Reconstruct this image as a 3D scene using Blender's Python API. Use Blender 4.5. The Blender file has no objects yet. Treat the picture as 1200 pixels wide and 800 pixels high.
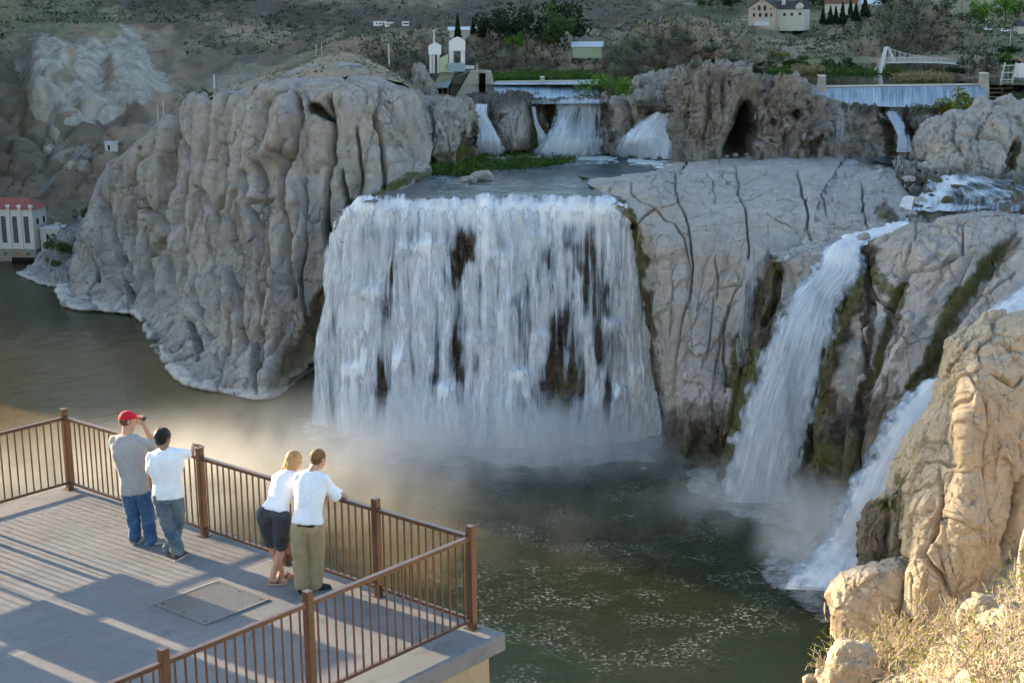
import bpy, math, random
import numpy as np
from mathutils import Vector, Matrix
PI=math.pi
rng=np.random.default_rng(7); random.seed(7)
sc=bpy.context.scene; COL=sc.collection
# ---------------------------------------------------------------- camera frame
F_PX=1757.2; PITCH=0.22395; ROLL=0.012825; CZ=115.0
def ray(u,v):
    du=u-600.0; dv=v-400.0
    cr,sr=math.cos(ROLL),math.sin(ROLL)
    x=(du*cr-dv*sr)/F_PX; y=(du*sr+dv*cr)/F_PX
    cp,sp=math.cos(PITCH),math.sin(PITCH)
    return np.array([x,cp-y*sp,-sp-y*cp])
def at(u,v,Y):
    d=ray(u,v); return np.array([0,0,CZ])+d*(Y/d[1])
def onz(u,v,z):
    d=ray(u,v); return np.array([0,0,CZ])+d*((z-CZ)/d[2])
def proj(P):
    P=np.asarray(P,float); X=P[...,0]; Y=P[...,1]; Z=P[...,2]-CZ
    cp,sp=math.cos(PITCH),math.sin(PITCH)
    yy=-(Z*cp+Y*sp); zz=np.maximum(Y*cp-Z*sp,1e-3)
    u=F_PX*X/zz; v=F_PX*yy/zz
    cr,sr=math.cos(ROLL),math.sin(ROLL)
    return 600+u*cr+v*sr, 400-u*sr+v*cr
def K(u,v,Y=None,z=None):
    return at(u,v,Y) if z is None else onz(u,v,z)
# ---------------------------------------------------------------- noise
def _h(i,j,k,s):
    with np.errstate(over='ignore'):
        n=(i.astype(np.int64)*374761393+j.astype(np.int64)*668265263+k.astype(np.int64)*2147483647+s*1274126177)&0xffffffff
        n=((n^(n>>13))*1274126177)&0xffffffff
        n=((n^(n>>16))*2246822519)&0xffffffff
        n=n^(n>>15)
    return n
def perlin(P,seed=0):
    P=np.asarray(P,float); fl=np.floor(P); f=P-fl; I=fl.astype(np.int64)
    w=f*f*f*(f*(f*6-15)+10)
    out=0
    for a in (0,1):
        wa=w[:,0] if a else 1-w[:,0]
        for b in (0,1):
            wb=w[:,1] if b else 1-w[:,1]
            for c in (0,1):
                wc=w[:,2] if c else 1-w[:,2]
                h=_h(I[:,0]+a,I[:,1]+b,I[:,2]+c,seed)
                gx=((h&1023)/511.5-1); gy=(((h>>10)&1023)/511.5-1); gz=(((h>>20)&1023)/511.5-1)
                out=out+wa*wb*wc*(gx*(f[:,0]-a)+gy*(f[:,1]-b)+gz*(f[:,2]-c))
    return out*1.4
def fbm(P,seed=0,o=4,g=.5,ridge=False):
    P=np.asarray(P,float); s=0;a=1;n=0
    for i in range(o):
        v=perlin(P*(2.03**i)+i*17.3,seed+i)
        if ridge: v=1-2*np.abs(v)
        s=s+a*v;n+=a;a*=g
    return s/n
def worley(P,seed=0,pts=False):
    P=np.asarray(P,float); I=np.floor(P).astype(np.int64); C=np.zeros_like(P)
    d1=np.full(len(P),9.);d2=np.full(len(P),9.);idn=np.zeros(len(P))
    for a in (-1,0,1):
        for b in (-1,0,1):
            for c in (-1,0,1):
                i,j,k=I[:,0]+a,I[:,1]+b,I[:,2]+c
                h=_h(i,j,k,seed)
                q=np.stack([i+(h&1023)/1023.,j+((h>>10)&1023)/1023.,k+((h>>20)&1023)/1023.],1)
                d=np.sqrt(((q-P)**2).sum(1))
                m=d<d1
                if pts: C[m]=q[m]
                d2=np.where(m,d1,np.minimum(d2,d)); idn=np.where(m,(h%997)/997.,idn); d1=np.where(m,d,d1)
    return (d1,d2,idn,C) if pts else (d1,d2,idn)
def facets(P,sz,seed,slope=.45,vert=1.,warp=.35):
    """angular broken blocks: every cell is a tilted plane, with a joint between cells"""
    sc3=np.array([1,1,vert])/sz; W=P*sc3+np.stack([fbm(P/sz*1.1,seed+5,3),fbm(P/sz*1.1+9,seed+6,3),fbm(P/sz*1.1+19,seed+7,3)],1)*warp
    d1,d2,i,C=worley(W,seed,True); a=i*57.3; b=i*131.7
    D=(P*sc3-C); k=(np.cos(a)*D[:,0]+np.sin(a)*D[:,1]+np.cos(b)*D[:,2])*slope+(((i*7919)%1)-.5)*.5
    return k,np.exp(-((d2-d1)/.045))
def sstep(a,b,x):
    t=np.clip((x-a)/(b-a),0,1); return t*t*(3-2*t)
# ---------------------------------------------------------------- objects
def tag(o,label=None,cat=None,group=None,kind=None):
    if label: o['label']=label
    if cat: o['category']=cat
    if group: o['group']=group
    if kind: o['kind']=kind
    return o
def link_mesh(name,V,Fc,mat,parent=None,smooth=True,uv=None,cols=None):
    me=bpy.data.meshes.new(name)
    V=np.asarray(V,np.float32)
    if isinstance(Fc,np.ndarray):
        n=Fc.shape[0];k=Fc.shape[1]
        me.vertices.add(len(V)); me.vertices.foreach_set('co',V.ravel())
        me.loops.add(n*k); me.loops.foreach_set('vertex_index',Fc.astype(np.int32).ravel())
        me.polygons.add(n); me.polygons.foreach_set('loop_start',np.arange(0,n*k,k,dtype=np.int32))
        me.polygons.foreach_set('loop_total',np.full(n,k,np.int32))
        me.update(calc_edges=True); me.validate()
    else:
        me.from_pydata(V.tolist(),[],Fc); me.update()
    if smooth: me.polygons.foreach_set('use_smooth',np.ones(len(me.polygons),bool))
    if uv is not None:
        l=me.uv_layers.new(name='UV'); li=np.empty(len(me.loops),np.int32); me.loops.foreach_get('vertex_index',li)
        l.data.foreach_set('uv',np.asarray(uv,np.float32)[li].ravel())
    if cols is not None:
        for nm,c in cols.items():
            a=me.attributes.new(nm,'FLOAT_COLOR','POINT')
            c=np.asarray(c,np.float32)
            if c.ndim==1: c=np.repeat(c[:,None],3,1)
            a.data.foreach_set('color',np.concatenate([c,np.ones((len(c),1),np.float32)],1).ravel())
    o=bpy.data.objects.new(name,me); COL.objects.link(o)
    if mat is not None: me.materials.append(mat)
    if parent is not None: o.parent=parent
    return o
def empty(name,loc=(0,0,0),rz=0):
    o=bpy.data.objects.new(name,None); COL.objects.link(o); o.location=[float(c) for c in loc]; o.rotation_euler=(0,0,rz)
    o.empty_display_size=.3
    return o
def copy_tree(o,parent=None):
    c=o.copy(); COL.objects.link(c)
    if parent is not None: c.parent=parent
    for ch in list(o.children): copy_tree(ch,c)
    return c
class MB:
    def __init__(s): s.v=[];s.f=[]
    def add(s,V,Fs):
        n=len(s.v); s.v+= [tuple(float(c) for c in p) for p in V]; s.f+=[tuple(i+n for i in f) for f in Fs]; return s
    def box(s,x0,x1,y0,y1,z0,z1,M=None):
        V=[(x0,y0,z0),(x1,y0,z0),(x1,y1,z0),(x0,y1,z0),(x0,y0,z1),(x1,y0,z1),(x1,y1,z1),(x0,y1,z1)]
        if M is not None: V=[tuple(M@Vector(p)) for p in V]
        return s.add(V,[(0,3,2,1),(4,5,6,7),(0,1,5,4),(1,2,6,5),(2,3,7,6),(3,0,4,7)])
    def bar(s,a,b,w,h=None,up=(0,0,1)):
        h=h or w; a=Vector(a);b=Vector(b);d=(b-a).normalized();u=Vector(up)
        if abs(d.dot(u))>.98: u=Vector((1,0,0)) if abs(d.x)<.9 else Vector((0,1,0))
        x=d.cross(u).normalized();y=x.cross(d).normalized()
        V=[];
        for p in (a,b):
            for sx,sy in ((-1,-1),(1,-1),(1,1),(-1,1)): V.append(p+x*(sx*w/2)+y*(sy*h/2))
        return s.add(V,[(0,3,2,1),(4,5,6,7),(0,1,5,4),(1,2,6,5),(2,3,7,6),(3,0,4,7)])
    def tube(s,pts,rad,n=8,cap=True):
        pts=[Vector(p) for p in pts]; N=len(pts)
        if not hasattr(rad,'__len__'): rad=[rad]*N
        V=[];Fs=[];ref=None
        for i,p in enumerate(pts):
            d=(pts[min(i+1,N-1)]-pts[max(i-1,0)]).normalized()
            if ref is None: ref=Vector((0,0,1)) if abs(d.z)<.9 else Vector((1,0,0))
            x=d.cross(ref).normalized(); y=x.cross(d).normalized(); ref=y
            for k in range(n):
                a=2*PI*k/n; V.append(p+x*(math.cos(a)*rad[i])+y*(math.sin(a)*rad[i]))
        for i in range(N-1):
            for k in range(n):
                k2=(k+1)%n; Fs.append((i*n+k,i*n+k2,(i+1)*n+k2,(i+1)*n+k))
        if cap: Fs.append(tuple(range(n))[::-1]); Fs.append(tuple((N-1)*n+k for k in range(n)))
        return s.add(V,Fs)
    def poly(s,P): return s.add(P,[tuple(range(len(P)))])
    def prism(s,P,d):   # polygon extruded by vector d
        n=len(P); d=Vector(d); V=[Vector(p) for p in P]+[Vector(p)+d for p in P]
        Fs=[tuple(range(n))[::-1],tuple(range(n,2*n))]+[(i,(i+1)%n,(i+1)%n+n,i+n) for i in range(n)]
        return s.add(V,Fs)
    def build(s,name,mat,parent=None,smooth=False,bevel=0):
        o=link_mesh(name,s.v,s.f,mat,parent,smooth)
        if bevel:
            m=o.modifiers.new('b','BEVEL'); m.width=bevel; m.segments=2; m.limit_method='ANGLE'
        return o
# ---------------------------------------------------------------- nets
def cr_interp(A,n):   # Catmull-Rom along axis 0 (K,M,3)->(n,M,3)
    Kn=A.shape[0]; t=np.linspace(0,Kn-1,n); i=np.minimum(t.astype(int),Kn-2); f=(t-i)[:,None,None]
    p0=A[np.maximum(i-1,0)];p1=A[i];p2=A[i+1];p3=A[np.minimum(i+2,Kn-1)]
    p0=np.where((i==0)[:,None,None],2*p1-p2,p0); p3=np.where((i==Kn-2)[:,None,None],2*p2-p1,p3)
    m1=(p2-p0)*.5;m2=(p3-p1)*.5
    f2=f*f;f3=f2*f
    return (2*f3-3*f2+1)*p1+(f3-2*f2+f)*m1+(-2*f3+3*f2)*p2+(f3-f2)*m2
def net(rows,nr,nc):   # rows: list of rows, each a list of points -> (nr,nc,3)
    A=np.array([[K(*p) if not isinstance(p,np.ndarray) else p for p in r] for r in rows],float)
    A=cr_interp(A,nr); A=cr_interp(A.transpose(1,0,2),nc).transpose(1,0,2)
    return A
def normals(G,toward=None):
    du=np.gradient(G,axis=1);dv=np.gradient(G,axis=0)
    N=np.cross(du,dv); N/=np.linalg.norm(N,axis=2,keepdims=True)+1e-9
    C=np.array([0,0,CZ]) if toward is None else toward
    s=np.sign(np.mean(((C-G)*N).sum(2))); return N*(s if s else 1)
def grid_faces(nr,nc):
    i=np.arange(nr-1)[:,None]*nc+np.arange(nc-1)[None]
    i=i.ravel(); return np.stack([i,i+1,i+nc+1,i+nc],1)
def pl_dist(u,v,pl):  # distance in px to a polyline, + param 0..1
    best=np.full(u.shape,1e9);par=np.zeros(u.shape); n=len(pl)-1
    for k in range(n):
        ax,ay=pl[k][:2];bx,by=pl[k+1][:2];dx,dy=bx-ax,by-ay
        t=np.clip(((u-ax)*dx+(v-ay)*dy)/(dx*dx+dy*dy+1e-9),0,1)
        d=np.hypot(u-ax-t*dx,v-ay-t*dy); m=d<best; best=np.where(m,d,best);par=np.where(m,(k+t)/n,par)
    return best,par
def grooves(G,N,feats,wob=6,seed=3):
    """cracks, clefts and hollows worked into a rock surface: (polyline, half width px, depth m)"""
    sh=G.shape[:2]; P=G.reshape(-1,3); u,v=proj(P)
    s=np.linalg.norm(P-[0,0,CZ],axis=1)/F_PX
    wu=perlin(P/(s.mean()*26),seed)*wob; wv=perlin(P/(s.mean()*26)+50,seed+1)*wob
    wu+=perlin(P/(s.mean()*7),seed+5)*wob*.35
    u=u+wu; v=v+wv
    D=np.zeros(len(P))
    for pl,w,dep in feats:
        d,t=pl_dist(u,v,pl)
        x=d/w
        D+= -dep*np.exp(-(x**(2.2 if dep>0 else 1.8)))*np.where(np.abs(dep)>0,1,1)*(.35+.65*np.sin(np.clip(t,0.02,.98)*PI)**.4 if len(pl)>1 else 1)
    return D.reshape(sh)
def paint(G,items,wob=8,seed=9):
    sh=G.shape[:2]; P=G.reshape(-1,3); u,v=proj(P); s=np.linalg.norm(P-[0,0,CZ],axis=1).mean()/F_PX
    u=u+fbm(P/(s*24),seed,3)*wob*2; v=v+fbm(P/(s*24)+31,seed+7,3)*wob*2
    M=np.zeros((len(P),3))
    for ch,pl,w,st in items:
        d,t=pl_dist(u,v,pl); M[:,ch]=np.maximum(M[:,ch],st*(1-sstep(w*.6,w*1.25,d)))
    return M
def sheet(name,G,mat,cols=None,uv=True,kind='structure'):
    nr,nc=G.shape[:2]
    UV=None
    if uv: 
        a,b=np.meshgrid(np.linspace(0,1,nc),np.linspace(1,0,nr)); UV=np.stack([a.ravel(),b.ravel()],1)
    o=link_mesh(name,G.reshape(-1,3),grid_faces(nr,nc),mat,None,True,UV,cols)
    if kind: o['kind']=kind
    return o
# ---------------------------------------------------------------- materials
class NT:
    def __init__(s,name):
        s.m=bpy.data.materials.new(name); s.m.use_nodes=True; s.t=s.m.node_tree; s.n=s.t.nodes; s.l=s.t.links
        s.b=s.n['Principled BSDF']; s.out=s.n['Material Output']
    def N(s,ty,**kw):
        n=s.n.new(ty)
        for k,v in kw.items():
            if hasattr(n,k) and k not in ('inputs',): setattr(n,k,v)
        return n
    def set(s,sock,v):
        if hasattr(v,'is_linked') or hasattr(v,'links'): s.l.new(v,sock)
        else: sock.default_value=v
    def math(s,op,a,b=None,c=None,clamp=False):
        n=s.N('ShaderNodeMath',operation=op); n.use_clamp=clamp; s.set(n.inputs[0],a)
        if b is not None: s.set(n.inputs[1],b)
        if c is not None: s.set(n.inputs[2],c)
        return n.outputs[0]
    def pos(s): 
        return s.N('ShaderNodeTexCoord').outputs['Object']
    def mapping(s,vec,scale=(1,1,1),loc=(0,0,0),rot=(0,0,0)):
        n=s.N('ShaderNodeMapping'); s.l.new(vec,n.inputs[0]); n.inputs['Scale'].default_value=scale; n.inputs['Location'].default_value=loc; n.inputs['Rotation'].default_value=rot
        return n.outputs[0]
    def noise(s,vec,scale,detail=4,rough=.55,dist=0,dim='3D'):
        n=s.N('ShaderNodeTexNoise'); s.l.new(vec,n.inputs['Vector']); n.inputs['Scale'].default_value=scale; n.inputs['Detail'].default_value=detail; n.inputs['Roughness'].default_value=rough; n.inputs['Distortion'].default_value=dist
        return n.outputs['Fac']
    def voro(s,vec,scale,feature='F1',out='Distance',rand=1):
        n=s.N('ShaderNodeTexVoronoi',feature=feature); s.l.new(vec,n.inputs['Vector']); n.inputs['Scale'].default_value=scale; n.inputs['Randomness'].default_value=rand
        return n.outputs[out]
    def ramp(s,fac,stops,interp='LINEAR'):
        n=s.N('ShaderNodeValToRGB'); n.color_ramp.interpolation=interp; s.set(n.inputs[0],fac)
        e=n.color_ramp.elements
        while len(e)>1: e.remove(e[-1])
        for i,(p,c) in enumerate(stops):
            if not hasattr(c,'__len__'): c=(c,c,c)
            if i==0: e[0].position=p; e[0].color=(*c,1)
            else: q=e.new(p); q.color=(*c,1)
        return n.outputs[0]
    def mr(s,x,a,b,c=0,d=1,smooth=False):
        n=s.N('ShaderNodeMapRange'); n.interpolation_type='SMOOTHSTEP' if smooth else 'LINEAR'
        s.set(n.inputs[0],x)
        for i,v in zip((1,2,3,4),(a,b,c,d)): s.set(n.inputs[i],v)
        return n.outputs[0]
    def mix(s,fac,a,b,blend='MIX'):
        n=s.N('ShaderNodeMix',data_type='RGBA',blend_type=blend); s.set(n.inputs[0],fac)
        for sk,v in ((n.inputs[6],a),(n.inputs[7],b)):
            if hasattr(v,'links'): s.l.new(v,sk)
            else: sk.default_value=(*v,1) if len(v)==3 else v
        return n.outputs[2]
    def attr(s,name,out='Color'):
        n=s.N('ShaderNodeAttribute'); n.attribute_name=name; return n.outputs[out]
    def sep(s,c):
        n=s.N('ShaderNodeSeparateColor'); s.l.new(c,n.inputs[0]); return n.outputs
    def bump(s,h,strength=.5,dist=.1,nrm=None):
        n=s.N('ShaderNodeBump'); s.l.new(h,n.inputs['Height']); n.inputs['Strength'].default_value=strength; n.inputs['Distance'].default_value=dist
        if nrm is not None: s.l.new(nrm,n.inputs['Normal'])
        return n.outputs[0]
    def col(s,c): s.set(s.b.inputs['Base Color'],c if hasattr(c,'links') else (*c,1))
    def rough(s,r): s.set(s.b.inputs['Roughness'],r)
    def spec(s,r): s.set(s.b.inputs['Specular IOR Level'],r)
    def nrm(s,n): s.l.new(n,s.b.inputs['Normal'])
def simple(name,c,rough=.7,metal=0,var=.15,sc_=8,bump=0,bd=.01,spec=.3):
    t=NT(name); p=t.pos(); n=t.noise(p,sc_,5)
    t.col(t.mix(t.mr(n,.3,.7),tuple(x*(1-var) for x in c),tuple(min(1,x*(1+var)) for x in c)))
    t.rough(rough); t.b.inputs['Metallic'].default_value=metal; t.spec(spec)
    if bump: t.nrm(t.bump(t.noise(p,sc_*3,5),bump,bd))
    return t.m
def rock_mat(name,A,B,dark,scale=1.0,streak=.5,warm=None,pits=True,bumpd=.6,strata=.3):
    """A,B alternating base tints; mask attribute R=wet rock and painted cave dark, G=moss, B=pale mineral"""
    t=NT(name); p=t.pos()
    ps=t.mapping(p,(1,1,.16)); 
    n1=t.noise(p,.03/scale,5,.6); n2=t.noise(ps,.22/scale,5,.6,.4); n3=t.noise(p,.5/scale,6,.65)
    c=t.mix(t.mr(n1,.35,.65),A,B)
    if warm: c=t.mix(t.mr(t.noise(p,.055/scale,4,.6,.6),.5,.68,0,.75),c,warm)
    c=t.mix(t.math('MULTIPLY',t.mr(n2,.42,.72),streak),c,dark)
    hs=t.noise(t.mapping(p,(.12,.12,1)),.5/scale,4,.6)
    c=t.mix(t.mr(hs,.55,.75,0,strata),c,tuple(x*.6 for x in A))
    c=t.mix(t.mr(n3,.3,.7,0,.5),c,t.mix(1,c,(.62,.62,.62),'MULTIPLY'))
    c=t.mix(t.mr(t.noise(p,2.2/scale,4,.7),.55,.75,0,.35),c,tuple(min(1,x*1.35) for x in B))
    h=t.math('ADD',t.math('MULTIPLY',n3,1.0),t.math('MULTIPLY',t.noise(p,1.8/scale,5,.7),.5))
    h=t.math('ADD',h,t.math('MULTIPLY',hs,.5*strata*2))
    ck=t.voro(t.mapping(t.N_warp(p,.25/scale,3*scale) if hasattr(t,'N_warp') else p,(1,1,.45)),.16/scale,'DISTANCE_TO_EDGE')
    cr=t.mr(ck,0,.02,1,0)
    cr=t.math('MULTIPLY',cr,t.mr(t.noise(p,.07/scale,2),.5,.62))
    c=t.mix(t.math('MULTIPLY',cr,.55),c,tuple(x*.3 for x in dark))
    h=t.math('SUBTRACT',h,t.math('MULTIPLY',cr,.6))
    if pits:
        vp=t.voro(p,.45/scale,'F1'); pit=t.math('MULTIPLY',t.mr(vp,.1,.2,1,0),t.mr(t.noise(p,.09/scale,2),.5,.6))
        h=t.math('SUBTRACT',h,t.math('MULTIPLY',pit,.7)); c=t.mix(t.math('MULTIPLY',pit,.3),c,tuple(x*.35 for x in dark))
    m=t.sep(t.attr('mask'))
    sn=t.N('ShaderNodeSeparateXYZ'); t.l.new(t.N('ShaderNodeNewGeometry').outputs['Normal'],sn.inputs[0])
    mn=t.noise(p,.9/scale,5,.7); mn2=t.noise(ps,.5/scale,5,.65)
    c=t.mix(t.math('MULTIPLY',m[2],t.mr(mn,.3,.6,.55,1)),c,(.46,.44,.41))
    c=t.mix(t.math('MULTIPLY',m[0],t.mr(mn2,.3,.5,.7,1)),c,t.mix(t.mr(n3,.35,.65),(.028,.021,.013),(.08,.052,.028)))
    g=t.mix(t.mr(n3,.35,.65),(.035,.05,.008),(.11,.085,.02)); g=t.mix(t.mr(mn,.5,.66),g,(.06,.1,.012))
    c=t.mix(t.math('MULTIPLY',m[1],t.mr(mn2,.36,.5,.35,1)),c,g)
    t.col(c); 
    t.rough(t.mr(m[0],0,1,.9,.5)); t.spec(.25)
    t.nrm(t.bump(h,1.0,bumpd*scale))
    return t.m
def N_warp(t,p,sc_,amt):
    n=t.N('ShaderNodeTexNoise'); t.l.new(p,n.inputs['Vector']); n.inputs['Scale'].default_value=sc_; n.inputs['Detail'].default_value=3
    a=t.N('ShaderNodeVectorMath',operation='MULTIPLY_ADD'); t.l.new(n.outputs['Color'],a.inputs[0]); a.inputs[1].default_value=(amt,)*3; t.l.new(p,a.inputs[2])
    return a.outputs[0]
NT.N_warp=N_warp
M={}
M['rock']=rock_mat('pale_rhyolite',(.39,.36,.325),(.31,.29,.272),(.11,.098,.09),1.0,.62,(.36,.30,.24))
M['rock_dome']=rock_mat('scoured_pale_rock',(.42,.395,.365),(.35,.33,.31),(.18,.16,.14),1.0,.32,(.40,.345,.285),pits=False,strata=.35)
M['rock_far']=rock_mat('far_canyon_rock',(.19,.175,.155),(.14,.125,.115),(.055,.048,.045),2.2,.6,(.2,.15,.115))
M['rock_cave']=rock_mat('pitted_brown_rock',(.37,.325,.285),(.30,.27,.245),(.1,.08,.062),.9,.5,(.3,.225,.16),bumpd=1.0)
M['rock_sun']=rock_mat('tan_rock',(.56,.47,.35),(.48,.395,.285),(.22,.165,.105),.45,.3,(.58,.46,.31),strata=.3,bumpd=.9)
M['rock_wet']=rock_mat('wet_fall_rock',(.17,.14,.11),(.11,.09,.07),(.05,.04,.03),1.0,.6,(.2,.15,.09))
def hill_mat():
    t=NT('sagebrush_hillside'); p=t.pos()
    n1=t.noise(p,.012,5,.6); n2=t.noise(p,.06,5,.65); n3=t.noise(p,.3,4,.7)
    c=t.mix(t.mr(n1,.38,.62),(.125,.098,.075),(.1,.09,.068))
    c=t.mix(t.mr(n2,.5,.68,0,.8),c,(.15,.1,.075))
    c=t.mix(t.mr(n2,.5,.3,0,.8),c,(.06,.06,.04))
    c=t.mix(t.mr(n3,.5,.7,0,.6),c,(.045,.042,.033))
    m=t.sep(t.attr('mask'))
    c=t.mix(t.math('MULTIPLY',m[0],t.mr(n3,.25,.5,.6,1)),c,t.mix(t.mr(n3,.4,.65),(.022,.02,.02),(.06,.05,.045)))
    c=t.mix(t.math('MULTIPLY',m[1],t.mr(n3,.3,.6,.5,1)),c,(.055,.075,.035))
    c=t.mix(t.mr(t.math('ADD',m[2],t.math('MULTIPLY',t.math('SUBTRACT',t.noise(p,.12,6,.7),.5),1.3)),.4,.62),c,t.mix(t.mr(t.noise(t.mapping(p,(1,1,.25)),.16,6,.7),.38,.62),(.165,.155,.138),(.10,.095,.085)))
    c=t.mix(1,c,(3.0,2.85,2.7),'MULTIPLY'); t.col(c); t.rough(.95); t.spec(.1); t.nrm(t.bump(t.math('ADD',n3,t.noise(p,1.2,4,.7)),.7,1.6))
    return t.m
M['hill']=hill_mat()
def water_mat(name,deep,shallow,ripple=.25,sc_=.5,foam=.5,foamsc=.12,rough=.07,anis=(1,.35,1)):
    t=NT(name); p=t.pos()
    w=t.N_warp(p,.05,6)
    pm=t.mapping(w,anis)
    n1=t.noise(p,.012,4); c=t.mix(t.mr(n1,.35,.65),deep,shallow)
    r1=t.noise(pm,sc_,5,.6,.3); r2=t.noise(p,sc_*3.3,4,.6)
    h=t.math('ADD',r1,t.math('MULTIPLY',r2,.35))
    m=t.sep(t.attr('mask'))
    # foam flecks: ridges of warped noise, gathered where the mask says
    f1=t.noise(t.mapping(t.N_warp(p,.16,7),(1,.55,1)),foamsc*2.4,7,.72,.8)
    rid=t.math('SUBTRACT',1,t.math('MULTIPLY',t.math('ABSOLUTE',t.math('SUBTRACT',f1,.5)),16),clamp=True)
    f2=t.noise(p,foamsc*9,4,.7)
    fl=t.math('MULTIPLY',t.math('MULTIPLY',rid,t.mr(f2,.5,.68)),t.mr(t.noise(p,foamsc*.6,3),.45,.62))
    fl=t.math('MULTIPLY',fl,t.math('MULTIPLY',m[0],foam),clamp=True)
    big=t.math('MULTIPLY',m[1],t.mr(t.noise(t.N_warp(p,.3,3),.5,8,.8),t.math('SUBTRACT',.82,t.math('MULTIPLY',m[1],.7)),t.math('SUBTRACT',1.15,t.math('MULTIPLY',m[1],.6))),clamp=True)
    ff=t.math('MAXIMUM',fl,big)
    c=t.mix(t.math('MULTIPLY',m[2],.85),c,(.15,.11,.05))  # murky brown with the golden sunlight painted into the water colour
    c=t.mix(ff,c,(.62,.66,.68))
    t.col(c); t.rough(t.mr(ff,0,1,rough,.8)); t.b.inputs['IOR'].default_value=1.33; t.spec(.10)
    t.nrm(t.bump(h,ripple,.35))
    return t.m
M['river']=water_mat('river_water',(.009,.015,.004),(.019,.025,.008),.34,1.0,.8,.13)
M['pool']=water_mat('shallow_water',(.035,.05,.055),(.06,.08,.085),.5,.7,1.0,.2,.12)
M['lake']=water_mat('still_reservoir_water',(.01,.016,.012),(.015,.022,.016),.08,.25,0,.1,.04)
def fall_mat(name,uscale,vscale,soft=.16,tint=(.8,.86,.95),base=.5,seed=0.0,W_=(.36,.34,.14,.16),clv=2.6):
    """falling water: white threads whose cover follows the 'dens' attribute"""
    t=NT(name); uv=t.N('ShaderNodeTexCoord').outputs['UV']
    m=t.mapping(uv,(uscale,vscale,1),(seed,seed*1.7,0))
    # slight sideways wander
    wn=t.noise(t.mapping(uv,(uscale*.1,vscale*1.2,1),(seed+3,0,0)),1,3)
    ad=t.N('ShaderNodeCombineXYZ'); t.l.new(t.math('MULTIPLY',t.math('SUBTRACT',wn,.5),3.2),ad.inputs[0])
    va=t.N('ShaderNodeVectorMath',operation='ADD'); t.l.new(m,va.inputs[0]); t.l.new(ad.outputs[0],va.inputs[1]); m=va.outputs[0]
    a=t.noise(m,1,5,.68); b=t.noise(t.mapping(m,(.24,.5,1),(5,3,0)),1,4,.62); d=t.noise(t.mapping(m,(3.1,2.2,1),(1,9,0)),1,4,.7)
    cl=t.noise(t.mapping(m,(.5,clv,1),(8,1,0)),1,5,.7)
    x=t.math('ADD',t.math('MULTIPLY',a,W_[0]),t.math('ADD',t.math('MULTIPLY',b,W_[1]),t.math('ADD',t.math('MULTIPLY',d,W_[2]),t.math('MULTIPLY',cl,W_[3]))))
    de=t.sep(t.attr('dens'))[0]; 
    x=t.math('ADD',t.math('MULTIPLY',t.math('SUBTRACT',x,.5),2.0),t.math('ADD',t.math('MULTIPLY',t.math('SUBTRACT',de,.5),1.0),.5))
    al=t.mr(x,base-soft,base+soft,0,1,True)
    al=t.math('MULTIPLY',al,t.mr(de,-.25,.25,0,1,True))
    sh=t.mr(x,.42,1.0,.0,1)
    df=t.N('ShaderNodeBsdfDiffuse'); tr=t.N('ShaderNodeBsdfTranslucent'); tp=t.N('ShaderNodeBsdfTransparent')
    cc=t.mix(sh,(tint[0]*.45,tint[1]*.52,tint[2]*.6),tint)
    for n in (df,tr): t.l.new(cc,n.inputs[0])
    bn=t.bump(t.math('ADD',a,t.math('MULTIPLY',d,.5)),.6,.5)
    t.l.new(bn,df.inputs['Normal'])
    ms=t.N('ShaderNodeMixShader'); ms.inputs[0].default_value=.35; t.l.new(df.outputs[0],ms.inputs[1]); t.l.new(tr.outputs[0],ms.inputs[2])
    m2=t.N('ShaderNodeMixShader'); t.l.new(al,m2.inputs[0]); t.l.new(tp.outputs[0],m2.inputs[1]); t.l.new(ms.outputs[0],m2.inputs[2])
    t.l.new(m2.outputs[0],t.out.inputs[0]); t.n.remove(t.b)
    return t.m

def weir_mat():
    t=NT('smooth_weir_water'); uv=t.N('ShaderNodeTexCoord').outputs['UV']
    a=t.noise(t.mapping(uv,(170,.9,1)),1,4,.7); b=t.noise(t.mapping(uv,(30,.8,1),(3,0,0)),1,3)
    sx=t.N('ShaderNodeSeparateXYZ'); t.l.new(uv,sx.inputs[0])
    x=t.math('ADD',t.math('MULTIPLY',a,.6),t.math('MULTIPLY',b,.4)); x=t.math('ADD',x,t.math('MULTIPLY',t.math('SUBTRACT',.6,sx.outputs[1]),.25))
    c=t.ramp(x,[(.34,(.05,.07,.10)),(.5,(.12,.165,.22)),(.68,(.34,.41,.48))]); c=t.mix(t.mr(sx.outputs[1],.70,.80),c,(.02,.025,.03))
    t.col(c); t.rough(.35); t.spec(.3); t.nrm(t.bump(a,.4,.2)); return t.m
M['weir']=weir_mat()
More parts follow.
